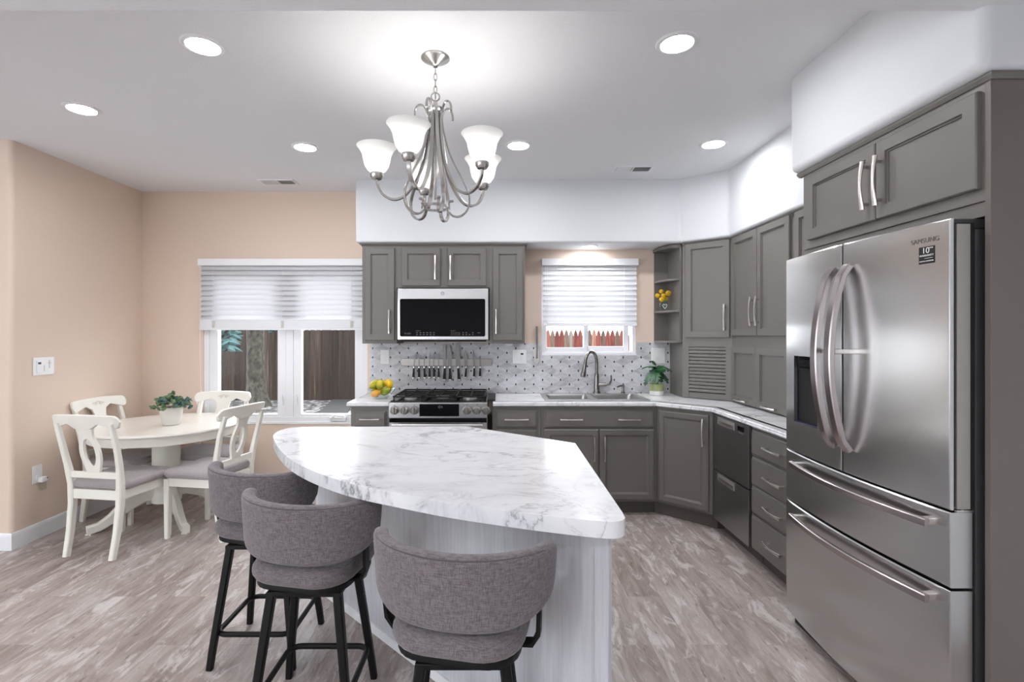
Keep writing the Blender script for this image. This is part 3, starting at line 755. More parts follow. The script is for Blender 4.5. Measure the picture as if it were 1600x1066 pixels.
# ------------------------------------------------------------------ microwave
mw = thing('microwave', 'stainless over-the-range microwave with black glass door', 'microwave', (-.465, 4.53, 1.406))
obj('body', MB().box(-.85, -.08, 4.37, 4.725, 1.406, 1.848, .003), m_charcoal, mw)
md = obj('door', MB().box(-.85, -.08, 4.33, 4.369, 1.410, 1.846, .006), m_steel, mw)
obj('glass_panel', MB().prism(rrect(.720, .319, .012, 4, -.468, 1.598), 0, .006, .001, M=Matrix(((1, 0, 0, 0), (0, 0, -1, 4.331), (0, 1, 0, 0), (0, 0, 0, 1)))), m_black, md)
pm = MB(); yy = 4.3245
for i in range(6):
    for j in range(2): pm.box(-.690+i*.0285, -.677+i*.0285, yy, yy+.001, 1.452+j*.0165, 1.458+j*.0165)
for i in range(6):
    for j in range(3): pm.box(-.395+i*.0135, -.389+i*.0135, yy, yy+.001, 1.451+j*.010, 1.455+j*.010)
for i in range(4):
    for j in range(2):
        if j and i == 2: continue
        pm.box(-.300+i*.0275, -.289+i*.0275, yy, yy+.001, 1.452+j*.0165, 1.458+j*.0165)
pm.box(-.695, -.655, yy, yy+.001, 1.486, 1.489).box(-.400, -.360, yy, yy+.001, 1.486, 1.489).box(-.172, -.150, yy, yy+.001, 1.468, 1.473)
obj('control_marks', pm, m_ink, md, 0)
text('Profile', .021, m_ink, 'lettering', md, (-.762, 4.324, 1.464), (1, 0, 0), (0, 0, 1))
lg = MB()
lg.lathe([(.015, 0), (.015, .0015), (.012, .0015), (.012, 0)], n=24, M=Matrix.Translation((-.468, 4.3305, 1.803)) @ Matrix.Rotation(PI/2, 4, 'X'), cap=False)
obj('round_emblem', lg, m_charcoal, md)
text('GE', .014, m_charcoal, 'emblem_letters', md, (-.468, 4.3292, 1.803), (1, 0, 0), (0, 0, 1))
obj('vent_grille', MB().box(-.83, -.10, 4.345, 4.40, 1.395, 1.406), m_rubber, mw)

# ------------------------------------------------------------------ knives on a magnetic bar
tag(obj('magnetic_knife_bar', MB().box(-.884, -.058, 4.700, 4.7215, 1.168, 1.232, .002), m_knob), 'long steel magnetic knife bar on the backsplash below the microwave', 'knife rack')
names = ['first steak knife from the left end of the knife bar', 'second steak knife from the left end of the knife bar', 'third steak knife from the left end of the knife bar',
 'fourth steak knife from the left end of the knife bar', 'fifth steak knife from the left end of the knife bar', 'sixth steak knife from the left, just before the long knives',
 'long slicing knife left of the broad santoku knife on the bar', 'broad round-nosed santoku knife between slicing and chef knives', 'large pointed chef knife near the middle of the knife bar',
 'medium utility knife right of the large chef knife on the bar', 'slim boning knife second from the right end of the bar', 'shortest paring knife at the right end of the knife bar']
KN = [(-.771, .016, 1.292, -.006, 1.053, .012), (-.724, .002, 1.290, 0, 1.055, .012), (-.676, .001, 1.290, .004, 1.055, .012), (-.628, .003, 1.290, 0, 1.058, .012), (-.589, -.002, 1.292, .003, 1.058, .012), (-.544, -.004, 1.287, 0, 1.055, .012),
      (-.487, -.004, 1.375, -.006, 1.036, .030), (-.440, -.012, 1.364, 0, 1.036, .044), (-.364, -.009, 1.383, .006, 1.036, .043), (-.291, -.008, 1.314, -.007, 1.058, .032), (-.217, -.006, 1.314, -.002, 1.061, .020), (-.162, 0, 1.265, -.004, 1.063, .014)]
for i, (x, dx, zt, hx, zb, w) in enumerate(KN):
    kn = thing('steak_knife' if i < 6 else 'kitchen_knife', names[i], 'knife', (x, 4.698, 1.16), 'knives on the magnetic bar')
    zb0 = 1.160; pts = []
    L = zt-zb0; blunt = (i == 7)
    for f in (0, .25, .5, .7, .85, .95): 
        q = 1 if f < .5 else (1-((f-.5)/.5)**2*(.8 if not blunt else .55))
        pts.append((x+dx*f+w/2*q, zb0+L*f))
    pts.append((x+dx, zt))
    for f in (.95, .7, .4, 0): pts.append((x+dx*f-w/2*(1 if f < .8 else .6), zb0+L*f))
    MX = Matrix(((1, 0, 0, 0), (0, 0, -1, 4.6995), (0, 1, 0, 0), (0, 0, 0, 1)))
    obj('blade', MB().prism(pts, 0, .0022, M=MX), m_blade, kn, 0)
    big = 1.25 if i in (6, 7, 8) else 1
    hw = .0100*big; hp = []
    zh = zb0-.012; LH = zh-zb
    for f, k in ((0, .8), (.2, .75), (.5, 1.0), (.8, 1.05), (1.0, 1.35)): hp.append((x+hx*f+hw*k, zh-LH*f+ (.006 if f == 1 else 0)))
    for f, k in ((1.0, .9), (.8, 1.0), (.5, .9), (.2, .8), (0, .8)): hp.append((x+hx*f-hw*k, zh-LH*f))
    MH = Matrix(((1, 0, 0, 0), (0, 0, -1, 4.7035), (0, 1, 0, 0), (0, 0, 0, 1)))
    h = obj('handle', MB().prism(hp, 0, .014, .003, M=MH), m_iron, kn)
    obj('bolster', MB().box(x-.005*big, x+.005*big, 4.692, 4.701, zh-.004, zb0+.004, .002), m_nickel, h)
    obj('end_cap', MB().box(x+hx-hw*.8, x+hx+hw*1.1, 4.688, 4.704, zb-.003, zb+.010, .003), m_nickel, h)

# ------------------------------------------------------------------ refrigerator
fr = thing('refrigerator', 'large stainless French-door refrigerator with two freezer drawers', 'refrigerator', (1.85, 2.13, 0))
FY0, FY1, FC = 1.66, 2.605, 2.13
def fx(y): return 1.433+.032*((y-FC)/.47)**2
def front(y0, y1, z0, z1, xb=1.478, hole=None, e=.005):
    ys = [y0, y0+.0015, y0+e]+[y0+e+(y1-y0-2*e)*i/18 for i in range(1, 18)]+[y1-e, y1-.0015, y1]
    zs = [z0, z0+e, z1-e, z1]
    if hole: ys = sorted([y for y in ys if not any(abs(y-h) < .012 for h in hole[:2])]+[hole[0], hole[1]]); zs = sorted(zs+[hole[2], hole[3]])
    def xo(y, z):
        a = min(y-y0, y1-y); b = min(z-z0, z1-z); d = 0
        if a < e: d = max(d, e-math.sqrt(max(0, e*e-(e-a)**2)))
        if b < 1e-6: d = max(d, e*.8)
        return fx(y)+d
    t = MB(); bm = t.bm
    G = {(i, j): bm.verts.new((xo(y, z), y, z)) for i, y in enumerate(ys) for j, z in enumerate(zs)}
    B = {(i, j): bm.verts.new((xb, y, z)) for i, y in enumerate(ys) for j, z in enumerate(zs)}
    ny, nz = len(ys), len(zs)
    inh = lambda i, j: hole and ys[i] >= hole[0]-1e-6 and ys[i+1] <= hole[1]+1e-6 and zs[j] >= hole[2]-1e-6 and zs[j+1] <= hole[3]+1e-6
    for i in range(ny-1):
        for j in range(nz-1):
            if inh(i, j): continue
            bm.faces.new((G[i, j], G[i, j+1], G[i+1, j+1], G[i+1, j]))
            bm.faces.new((B[i, j], B[i+1, j], B[i+1, j+1], B[i, j+1]))
    per = [(i, 0) for i in range(ny)]+[(ny-1, j) for j in range(1, nz)]+[(i, nz-1) for i in range(ny-2, -1, -1)]+[(0, j) for j in range(nz-2, 0, -1)]
    for a, b in zip(per, per[1:]+per[:1]): bm.faces.new((G[a], G[b], B[b], B[a]))
    if hole:
        i0, i1 = ys.index(hole[0]), ys.index(hole[1]); j0, j1 = zs.index(hole[2]), zs.index(hole[3])
        per = [(i, j0) for i in range(i0, i1+1)]+[(i1, j) for j in range(j0+1, j1+1)]+[(i, j1) for i in range(i1-1, i0-1, -1)]+[(i0, j) for j in range(j1-1, j0, -1)]
        for a, b in zip(per, per[1:]+per[:1]): bm.faces.new((G[b], G[a], B[a], B[b]))
    bmesh.ops.recalc_face_normals(bm, faces=bm.faces[:])
    return t
obj('cabinet_body', MB().box(1.553, 2.19, FY0+.004, FY1-.006, .03, 1.80, .004), m_charcoal, fr)
obj('toe_grille', MB().box(1.50, 1.60, FY0+.02, FY1-.02, .003, .060), m_rubber, fr)
for y in (FY0+.05, FY1-.05): obj('foot', MB().lathe([(.02, 0), (.02, .035)], (1.62, y, 0), 12), m_rubber, fr)
HB = (2.305, 2.515, 1.03, 1.352)
dl = obj('door', front(2.1365, FY1, .885, 1.832, hole=HB), m_steel, fr)
drt = obj('door', front(FY0, 2.1265, .885, 1.832), m_steel, fr)
for d, a, b in ((dl, 2.1365, FY1), (drt, FY0, 2.1265)):
    obj('gasket', MB().box(1.478, 1.552, a+.008, b-.008, .892, 1.82), m_rubber, d)
    mb = MB()
    if d is drt: mb.box(1.490, 1.534, a+.001, a+.02, .887, 1.815, .002)
    else: mb.box(1.490, 1.534, b-.02, b-.001, .887, 1.815, .002)
    obj('door_liner', mb, m_steel_side, d)
for y in (FY0+.07, FY1-.07): obj('hinge_cover', MB().box(1.485, 1.64, y-.055, y+.05, 1.802, 1.835, .006), m_charcoal, fr)
dpz = obj('dispenser', MB().box(1.5385, 1.5515, HB[0], HB[1], HB[2], HB[3]).box(1.47, 1.54, HB[0]-.004, HB[0], HB[2], HB[3]).box(1.47, 1.54, HB[1], HB[1]+.004, HB[2], HB[3]).box(1.47, 1.54, HB[0], HB[1], HB[3], HB[3]+.004).box(1.455, 1.54, HB[0]+.002, HB[1]-.002, HB[2]-.012, HB[2]+.004), m_purple, dl)
obj('nozzle_housing', MB().box(1.452, 1.535, HB[0]+.03, HB[1]-.03, HB[3]-.058, HB[3]-.004, .010), m_black, dpz)
obj('paddle', MB().box(1.505, 1.515, HB[0]+.075, HB[1]-.075, HB[2]+.07, HB[3]-.06, .003), m_charcoal, dpz)
def vhandle(y, d):
    pts = []
    for i in range(21):
        f = i/20; g = math.sin(PI*f)**.8
        pts.append((1.424-.066*g-(.012 if 0 < i < 20 else 0), y, .984+.75*f))
    h = obj('handle', MB().bar(pts, .040, .026, (1, 0, 0)), m_handle, d)
    obj('bracket', MB().box(1.365, 1.437, y-.011, y+.011, 1.376, 1.396, .003), m_nickel, h)
vhandle(2.172, dl); vhandle(2.082, drt)
for z0, z1, hz in ((.632, .877, .828), (.065, .622, .575)):
    w = obj('drawer', front(FY0, FY1, z0, z1, 1.538), m_steel, fr)
    obj('gasket', MB().box(1.538, 1.552, FY0+.01, FY1-.01, z0+.005, z1-.005), m_rubber, w)
    pts = []
    for i in range(21):
        f = i/20; y = 1.705+.78*f; pts.append((fx(y)-.030-.022*math.sin(PI*f), y, hz))
    h = obj('handle', MB().bar(pts, .020, .026, (0, 0, 1)), m_handle, w)
    obj('bracket', MB().box(fx(1.72)-.028, fx(1.72)+.002, 1.712, 1.738, hz-.009, hz+.012, .003).box(fx(2.47)-.028, fx(2.47)+.002, 2.452, 2.478, hz-.009, hz+.012, .003), m_nickel, h)
obj('hinge_bracket', MB().box(1.49, 1.55, FY0+.002, FY0+.012, .877, .884, .001).lathe([(.006, 0), (.006, .012)], (1.51, FY0+.008, .874), 10), m_nickel, fr)
ly = 1.745
nx = V(-1, .0, 0); sl = (fx(1.79)-fx(1.70))/.09
uu = V(-sl, -1, 0)
text('SAMSUNG', .0225, m_ink, 'logo_lettering', drt, (fx(ly)-.0012, ly, 1.775), uu, (0, 0, 1))
sy = 1.737
st = obj('warranty_sticker', MB().prism([(-.028, -.029), (.028, -.029), (.028, .029), (-.028, .029)], -.0008, .0006, M=Matrix(((uu.x, 0, -1, fx(sy)-.0006), (uu.y, 0, 0, sy), (0, 1, 0, 1.725), (0, 0, 0, 1)))), m_rubber, drt)
X = fx(sy)-.0018
text('10', .028, m_whiteink, 'sticker_lettering', st, (X, sy+.003, 1.740), uu, (0, 0, 1))
text('YEAR', .006, m_whiteink, 'sticker_lettering', st, (X, sy-.0185, 1.7475), uu, (0, 0, 1))
text('WARRANTY', .0092, m_whiteink, 'sticker_lettering', st, (X, sy, 1.7235), uu, (0, 0, 1))
text('DIGITAL INVERTER', .0060, m_whiteink, 'sticker_lettering', st, (X, sy, 1.7045), uu, (0, 0, 1))
obj('sticker_rule', MB().box(X-.0003, X+.001, sy-.024, sy+.024, 1.7135, 1.7145), m_whiteink, st)

# ------------------------------------------------------------------ drawer dishwasher
dw = thing('dishwasher', 'dark stainless two-drawer dishwasher in the right base run', 'dishwasher', (1.9, 3.52, 0))
obj('tub', MB().box(1.615, 2.2, 3.248, 3.796, .10, .876), m_charcoal, dw)
obj('kick_plate', MB().box(1.68, 1.72, 3.25, 3.79, .001, .10), m_toe, dw)
for z0, z1 in ((.472, .872), (.105, .466)):
    d = obj('drawer', MB().box(1.590, 1.614, 3.250, 3.794, z0, z1, .004), m_darksteel, dw)
    hz = z1-.038
    obj('handle_recess', MB().box(1.5865, 1.591, 3.44, 3.70, hz-.026, hz+.026, .0015), m_steel_side, d)
    obj('handle_slot', MB().box(1.5855, 1.588, 3.452, 3.688, hz-.018, hz+.004, .0005), m_nickel, d)
    if z0 > .4:
        obj('display', MB().box(1.5875, 1.591, 3.31, 3.395, hz-.014, hz+.020, .001), m_black, d)
        mb = MB()
        for i in range(4): mb.box(1.588, 1.591, 3.318+i*.02, 3.326+i*.02, hz-.028, hz-.022)
        obj('buttons', mb, m_ink, d)

# ------------------------------------------------------------------ island
isl = thing('kitchen_island', 'whitewashed wooden island cabinet with a diagonal front panel under the marble top', 'island', (-.2, 2.5, 0))
ib = [(.339, 1.560), (.339, 2.50), (-.17, 2.93), (-1.03, 2.93), (-1.04, 2.928)]
obj('cabinet_body', MB().prism(ib, .004, .863), m_wood, isl)
dd = V(-1, 1, 0).normalized(); dn = V(-1, -1, 0).normalized(); I0 = V(.339, 1.560, 0); LI = 1.95
def strip(a, b, z0, z1, t, bev=.003):
    p = [I0+dd*a-dn*.004, I0+dd*b-dn*.004, I0+dd*b+dn*t, I0+dd*a+dn*t]
    return MB().prism([(q.x, q.y) for q in p], z0, z1, bev)
obj('base_molding', strip(0, LI, .001, .045, .014), m_trim, isl)
obj('corner_trim', strip(0, .05, .046, .862, .007), m_wood, isl)
obj('corner_trim', strip(LI-.04, LI, .046, .862, .007), m_wood, isl)
obj('end_panel', MB().box(.3385, .350, 1.575, 2.49, .046, .862, .002), m_wood, isl)
raw = [(.386, 2.553), (-.19, 3.025), (-1.15, 3.0)]
curve = [(-1.205, 2.975), (-1.232, 2.90), (-1.222, 2.80), (-1.175, 2.68), (-1.035, 2.425), (-.887, 2.205), (-.717, 2.015), (-.531, 1.858), (-.334, 1.742), (-.161, 1.650), (-.006, 1.585), (.138, 1.532), (.25, 1.496), (.315, 1.480), (.355, 1.487), (.377, 1.515), (.380, 1.56)]
top = raw+curve
def smooth_poly(P, keep):
    out = []; n = len(P)
    for i in range(n):
        p0, p1, p2, p3 = [Vector((*P[(i+k) % n], 0)) for k in (-1, 0, 1, 2)]
        out.append((p1.x, p1.y))
        if i in keep or (i+1) % n in keep: continue
        for t in (.25, .5, .75):
            q = .5*((2*p1)+(p2-p0)*t+(2*p0-5*p1+4*p2-p3)*t*t+(3*p1-p0-3*p2+p3)*t**3); out.append((q.x, q.y))
    return out
sp_ = smooth_poly(top, {0, 1, 2, len(top)-1})
mb = MB(); mb.prism(sp_, .864, ZS)
bmesh.ops.bevel(mb.bm, geom=[e for e in mb.bm.edges if abs(e.verts[0].co.z-e.verts[1].co.z) < 1e-6], offset=.0018, segments=2, profile=.5, affect='EDGES')
tag(obj('island_countertop', mb, m_marble, None, 40), 'big white marble island top with a curved seating edge', 'countertop')

# ------------------------------------------------------------------ counter stools
def arc_back():
    mb = MB(); rings = []; N = 40; TH = math.radians(84); RX_, RY_ = .260, .185
    for i in range(N+1):
        t = -1+2*i/N; a = TH*t; e = abs(t)
        k = 1 if e < .78 else max(.001, 1-((e-.78)/.22)**2.6)**(1/2.2)
        zt = .853+.006*e**2; zb = .637+.085*max(0, (e-.30)/.70)**2
        zm = (zt*.62+zb*.38); zt2 = zm+(zt-zm)*(.45+.55*k); zb2 = zm+(zb-zm)*(.30+.70*k)
        th = .054*(1-.12*e)*(.45+.55*k)
        ctr = V(RX_*math.sin(a), -RY_*math.cos(a)+.01, 0); nn = V(math.sin(a)*RY_, -math.cos(a)*RX_, 0).normalized()
        H = zt2-zb2; pr = rrect(th, H, min(th, H)*.42, 5); ring_ = []
        for x, y in pr:
            z = zm*0+(zt2+zb2)/2+y; lean = .06*(z-.66)
            ring_.append(ctr+nn*(x+lean)+V(0, 0, z))
        rings.append(ring_)
    mb.loft(rings); return mb
def back_seam():
    mb = MB(); N = 40; TH = math.radians(81); pts = []
    for i in range(N+1):
        t = -1+2*i/N; a = TH*t; e = abs(t)
        k = 1 if e < .78 else max(.001, 1-((e-.78)/.22)**2.6)**(1/2.2)
        zt = .853+.006*e**2; zm = (zt*.62+.38*(.645+.085*max(0, (e-.30)/.70)**2)); z = zm+(zt-zm)*(.45+.55*k)-.009
        nn = V(math.sin(a)*.185, -math.cos(a)*.260, 0).normalized()
        pts.append(V(.260*math.sin(a), -.185*math.cos(a)+.01, 0)+nn*(.0215*(1-.22*e)+.06*(z-.66))+V(0, 0, z))
    return mb.tube(pts, .0026, 5)
def pillow(w, d, r, z0, z1, edge, dome=.01, cy=0, front=1.0):
    rings = []
    for i in range(9):
        a = -PI/2+PI*i/8; ins = edge*(1-math.cos(a)); z = (z0+z1)/2+(z1-z0)/2*math.sin(a)
        rings.append([(x*(1+(front-1)*(y/d+.5)), y+cy, z) for x, y in rrect(w-2*ins, d-2*ins, max(.01, r-ins*.6), 6)])
    for f in (.7, .4, .1): rings.append([(x*(1+(front-1)*(y/d+.5)), y+cy, z1+dome*(1-f*f)) for x, y in rrect((w-2*edge)*f, (d-2*edge)*f, max(.004, (r-edge*.6)*f), 6)])
    return MB().loft(rings)
def make_stool(label):
    r = thing('counter_stool', label, 'stool', (0, 0, 0), 'grey upholstered stools at the island')
    obj('seat', pillow(.40, .385, .12, .553, .625, .032, .012), m_stoolfab, r)
    obj('seat_plate', MB().prism(rrect(.37, .34, .10, 6), .534, .556, .004), m_blackmetal, r)
    obj('swivel', MB().lathe([(.085, 0), (.085, .012), (.06, .018), (.06, .032)], (0, 0, .503), 24), m_blackmetal, r)
    b = obj('backrest', arc_back(), m_stoolfab, r, 60)
    obj('piping', back_seam(), m_seam, b)
    for s in (-1, 1):
        pts = [(s*.236, -.068, .78), (s*.238, -.062, .67), (s*.234, -.050, .590), (s*.216, -.040, .553), (s*.15, -.03, .541)]
        obj('back_support', MB().bar(pts, .013, .034, (0, 1, 0)), m_blackmetal, r)
    obj('base_frame', MB().bar([(-.125, -.125, .512), (.125, -.125, .512), (.125, .125, .512), (-.125, .125, .512)], .022, .018, loop=True).box(-.13, .13, -.012, .012, .503, .521).box(-.012, .012, -.13, .13, .503, .521), m_blackmetal, r)
    for sx in (-1, 1):
        for sy in (-1, 1):
            obj('leg', MB().bar([(sx*.180, sy*.180, .001), (sx*.172, sy*.172, .08), (sx*.120, sy*.120, .515)], [.026, .028, .032], [.026, .028, .032], (0, 1, 0)), m_blackmetal, r)
    z = .145; q = .163
    pts = [(x, y, z) for x, y in rrect(2*q, 2*q, .045, 5)]
    obj('footrest_ring', MB().tube(pts, .0115, 10, loop=True), m_blackmetal, r)
    return r
stool = make_stool('grey counter stool farthest left, nearest the dining set')
def place_stool(o, x, y, a, label):
    o.location = (x, y, 0); o['label'] = label
    for ch in o.children:
        if ch.name.split('.')[0] in ('seat', 'seat_plate', 'backrest', 'back_support'): ch.rotation_euler.z = math.radians(a)
    return o
s2 = copy_tree(stool); s3 = copy_tree(stool)
place_stool(stool, -1.070, 2.40, -16, 'grey counter stool farthest left, nearest the dining set')
place_stool(s2, -.705, 1.99, -12, 'middle grey counter stool between the other two at the island')
place_stool(s3, -.100, 1.585, -12, 'grey counter stool nearest the camera at the front of the island')

# ------------------------------------------------------------------ dining set
TX, TY = -2.635, 4.07
tb = thing('dining_table', 'round cream pedestal dining table in the corner by the twin window', 'table', (TX, TY, 0))
obj('tabletop', MB().lathe([(.001, .722), (.515, .722), (.535, .726), (.545, .737), (.542, .748), (.532, .752), (.001, .752)], (TX, TY, 0), 72), m_creamtop, tb)
obj('apron', MB().lathe([(.49, .660), (.50, .660), (.512, .7215), (.48, .7215)], (TX, TY, 0), 72, cap=False), m_cream, tb)
obj('pedestal', MB().lathe([(.001, .13), (.075, .13), (.105, .14), (.108, .18), (.098, .20), (.092, .24), (.10, .27), (.112, .29), (.105, .31), (.098, .33), (.098, .60), (.12, .63), (.20, .70), (.20, .721), (.001, .721)], (TX, TY, 0), 40), m_cream, tb)
for i in range(4):
    a = math.radians(47+90*i); d = V(math.cos(a), math.sin(a), 0); c0 = V(TX, TY, 0)
    pts = [c0+d*.07+V(0, 0, .235), c0+d*.16+V(0, 0, .225), c0+d*.26+V(0, 0, .165), c0+d*.35+V(0, 0, .085), c0+d*.43+V(0, 0, .042), c0+d*.50+V(0, 0, .034)]
    obj('foot', MB().bar(pts, .048, [.15, .13, .10, .075, .06, .064], (0, 0, 1)).box(-.02, .02, -.02, .02, 0, .01, M=Matrix.Translation(c0+d*.48+V(0, 0, .001))), m_cream, tb)

def make_chair(label):
    r = thing('dining_chair', label, 'chair', (0, 0, 0), 'cream dining chairs around the round table')
    obj('seat', pillow(.445, .43, .07, .437, .492, .022, .010, .01, 1.04), m_cushion, r)
    PY = [(-.245, 0), (-.215, .16), (-.195, .34), (-.195, .47), (-.215, .60), (-.245, .74), (-.285, .885)]
    PX = [.172, .176, .180, .184, .196, .204, .200]
    def py(z):
        for (y0, z0), (y1, z1) in zip(PY, PY[1:]):
            if z <= z1: return y0+(y1-y0)*(z-z0)/(z1-z0)
        return PY[-1][0]+(z-.885)*-.30
    for s in (-1, 1):
        obj('leg', MB().bar([(s*x, y, max(z, .001)) for x, (y, z) in zip(PX, PY)], [.034, .036, .040, .040, .036, .034, .032], [.038, .042, .046, .046, .036, .030, .026], (0, 1, 0)), m_cream, r)
        obj('leg', MB().bar([(s*.192, .190, .001), (s*.192, .187, .43)], [.032, .044], [.032, .044], (0, 1, 0)), m_cream, r)
        obj('side_rail', MB().bar([(s*.181, -.18, .405), (s*.192, .175, .405)], .022, .062), m_cream, r)
    obj('front_rail', MB().box(-.18, .18, .176, .200, .372, .436, .003), m_cream, r)
    obj('back_rail', MB().box(-.172, .172, -.208, -.184, .372, .436, .003), m_cream, r)
    y = py(.535)
    obj('cross_rail', MB().box(-.18, .18, y-.011, y+.011, .513, .553, .003), m_cream, r)
    # curved top rail
    rings = []; N = 40
    for i in range(N+1):
        u = -1+2*i/N; e = abs(u)
        zt = .945-.010*e**2; zb = .848 if e < .22 else .848+.034*min(1, (e-.22)/.22) if e < .44 else .882-.030*min(1, (e-.44)/.40)
        k = 1 if e < .86 else math.sqrt(max(1e-4, 1-((e-.86)/.14)**2))
        zc = (zt+zb)/2; zt, zb = zc+(zt-zc)*k, zc+(zb-zc)*k
        yc = lambda z: py(z)-.008+.034*u*u
        x = .248*u; h = .014*(.4+.6*k); q = .005
        rings.append([(x, yc(zb)-h+q*.5, zb), (x, yc(zb)+h-q*.5, zb), (x, yc(zb+q)+h, zb+q*k), (x, yc(zt-q)+h, zt-q*k), (x, yc(zt)+h-q, zt), (x, yc(zt)-h+q, zt), (x, yc(zt-q)-h, zt-q*k), (x, yc(zb+q)-h, zb+q*k)])
    tr = obj('top_rail', MB().loft(rings), m_cream, r)
    mb = MB()
    for s in (-1, 1):
        pts = []
        for i in range(15):
            a = i/14*1.75*PI; q = .022*(1-i/20)
            z = .895+q*math.sin(a)*.6; pts.append((s*(.026+q*math.cos(a)), py(z)+.012, z))
        mb.tube(pts, .0022, 5)
    mb.tube([(-.03, py(.90)+.011, .902), (0, py(.912)+.009, .916), (.03, py(.90)+.011, .902)], .0022, 5)
    obj('carving', mb, m_pot, tr)
    # vase-shaped splat with an oval opening
    mb = MB(); z0, z1 = .545, .862; M_ = 32
    for s in (-1, 1):
        rings = []
        for i in range(M_+1):
            f = i/M_; z = z0+(z1-z0)*f
            w = .046+.030*math.sin(PI*min(1, f/.86))**1.4+(.018*max(0, (f-.8)/.2))
            g = (f-.45)/.30; xi = .042*math.sqrt(max(0, 1-g*g)) if abs(g) < 1 else 0
            y = py(z)
            rings.append([(s*xi, y-.009, z), (s*w, y-.009, z), (s*w, y+.009, z), (s*xi, y+.009, z)])
        mb.loft(rings)
    obj('splat', mb, m_cream, r, 30)
    return r
ch = make_chair('cream dining chair with its back to the camera, nearest the left wall outlet')
cb, cc2, cd = copy_tree(ch), copy_tree(ch), copy_tree(ch)
def place(o, x, y, deg, label): o.location = (x, y, 0); o.rotation_euler.z = math.radians(deg); o['label'] = label
place(ch, -2.615, 3.565, -9, 'cream dining chair at front left of the table with its back to the camera')
place(cb, -2.975, 4.13, -97, 'cream dining chair tucked against the left wall behind the table')
place(cc2, -2.46, 4.335, 182, 'cream dining chair backed against the twin window behind the table')
place(cd, -2.135, 3.805, 79, 'cream dining chair at the right of the table beside the stools')

def leafball(mb, p, r, sc): mb.ball(p, r, sc, 8, Matrix.Rotation(random.uniform(0, 6.28), 4, (random.uniform(-1, 1), random.uniform(-1, 1), .3)))
tp = thing('potted_plant', 'small leafy plant in a round pale grey pot on the dining table', 'plant', (-2.545, 3.99, .752))
px, py_, pz = -2.545, 3.99, .7525
obj('pot', MB().lathe([(.001, 0), (.050, 0), (.058, .006), (.070, .05), (.078, .10), (.080, .138), (.076, .140), (.072, .125), (.001, .122)], (px, py_, pz), 36), m_pot, tp)
obj('soil', MB().lathe([(.070, .118), (.070, .126), (.001, .128)], (px, py_, pz), 20), m_soil, tp)
g1, g2, g3 = MB(), MB(), MB()
for i in range(120):
    a = random.uniform(0, 2*PI); q = random.random()**.5; R = .128*q; h = .135+.10*(1-q*q)*random.uniform(.6, 1)+random.uniform(-.01, .02)
    p = (px+R*math.cos(a), py_+R*math.sin(a), pz+h)
    leafball(random.choice((g1, g1, g2, g1, g3) if i % 5 == 0 else (g1, g1, g2)), p, random.uniform(.016, .025), (1, .75, .35))
for i in range(10):
    a = random.uniform(-.6, 1.2); g2.tube([(px+.06*math.cos(a), py_+.06*math.sin(a), pz+.15), (px+.12*math.cos(a), py_+.10*math.sin(a), pz+.19+random.uniform(-.02, .02)), (px+.15*math.cos(a), py_+.13*math.sin(a), pz+.19+random.uniform(-.04, .03))], [.003, .006, .001], 5)
obj('leaves', g1, m_leaf2, tp); obj('leaves', g2, m_bluegreen, tp)['label'] = 'blue green leaves'; obj('buds', g3, m_bud, tp)['label'] = 'yellow green buds'

# ------------------------------------------------------------------ chandelier
CX, CY = -.298, 2.44
ch_ = thing('chandelier', 'brushed nickel chandelier with five lit white glass shades over the island', 'chandelier', (CX, CY, ZC))
obj('canopy', MB().lathe([(.068, 0), (.068, -.006), (.060, -.012), (.016, -.034), (.010, -.045), (.001, -.045)], (CX, CY, ZC), 32), m_chandelier, ch_)
for i in range(5):
    z = ZC-.062-.030*i; pl = i % 2; pts = []
    for k in range(14):
        a = 2*PI*k/14; x = .0075*math.cos(a); pts.append((CX+(x if pl else 0), CY+(0 if pl else x), z+.019*math.sin(a)))
    obj('chain_link', MB().tube(pts, .0022, 6, loop=True), m_chandelier, ch_)
pts = [(CX+.020*math.cos(2*PI*k/18), CY, 2.588+.020*math.sin(2*PI*k/18)) for k in range(18)]
obj('hanging_loop', MB().tube(pts, .0035, 7, loop=True), m_chandelier, ch_)
obj('stem_cap', MB().lathe([(.004, 2.570), (.010, 2.562), (.014, 2.545), (.020, 2.535), (.042, 2.530), (.044, 2.520), (.040, 2.512), (.034, 2.508), (.034, 2.498), (.001, 2.498)], (CX, CY, 0), 32), m_chandelier, ch_)
obj('center_rod', MB().tube([(CX, CY, 2.50), (CX, CY, 2.10)], .006, 10), m_chandelier, ch_)
def rz(pts, a):
    d = V(math.cos(a), math.sin(a), 0); return [V(CX, CY, 0)+d*r+V(0, 0, z) for r, z in pts]
def spl(P, n=6):
    P = [Vector(p) for p in P]; out = []
    for i in range(len(P)-1):
        p0, p1, p2, p3 = P[max(0, i-1)], P[i], P[i+1], P[min(len(P)-1, i+2)]
        for k in range(n):
            t = k/n; out.append(.5*((2*p1)+(p2-p0)*t+(2*p0-5*p1+4*p2-p3)*t*t+(3*p1-p0-3*p2+p3)*t**3))
    out.append(P[-1]); return out
def flatbar(mb, pts, a, w, t):
    mb.bar(pts, w, t, up=(math.cos(a), math.sin(a), .001)); return mb
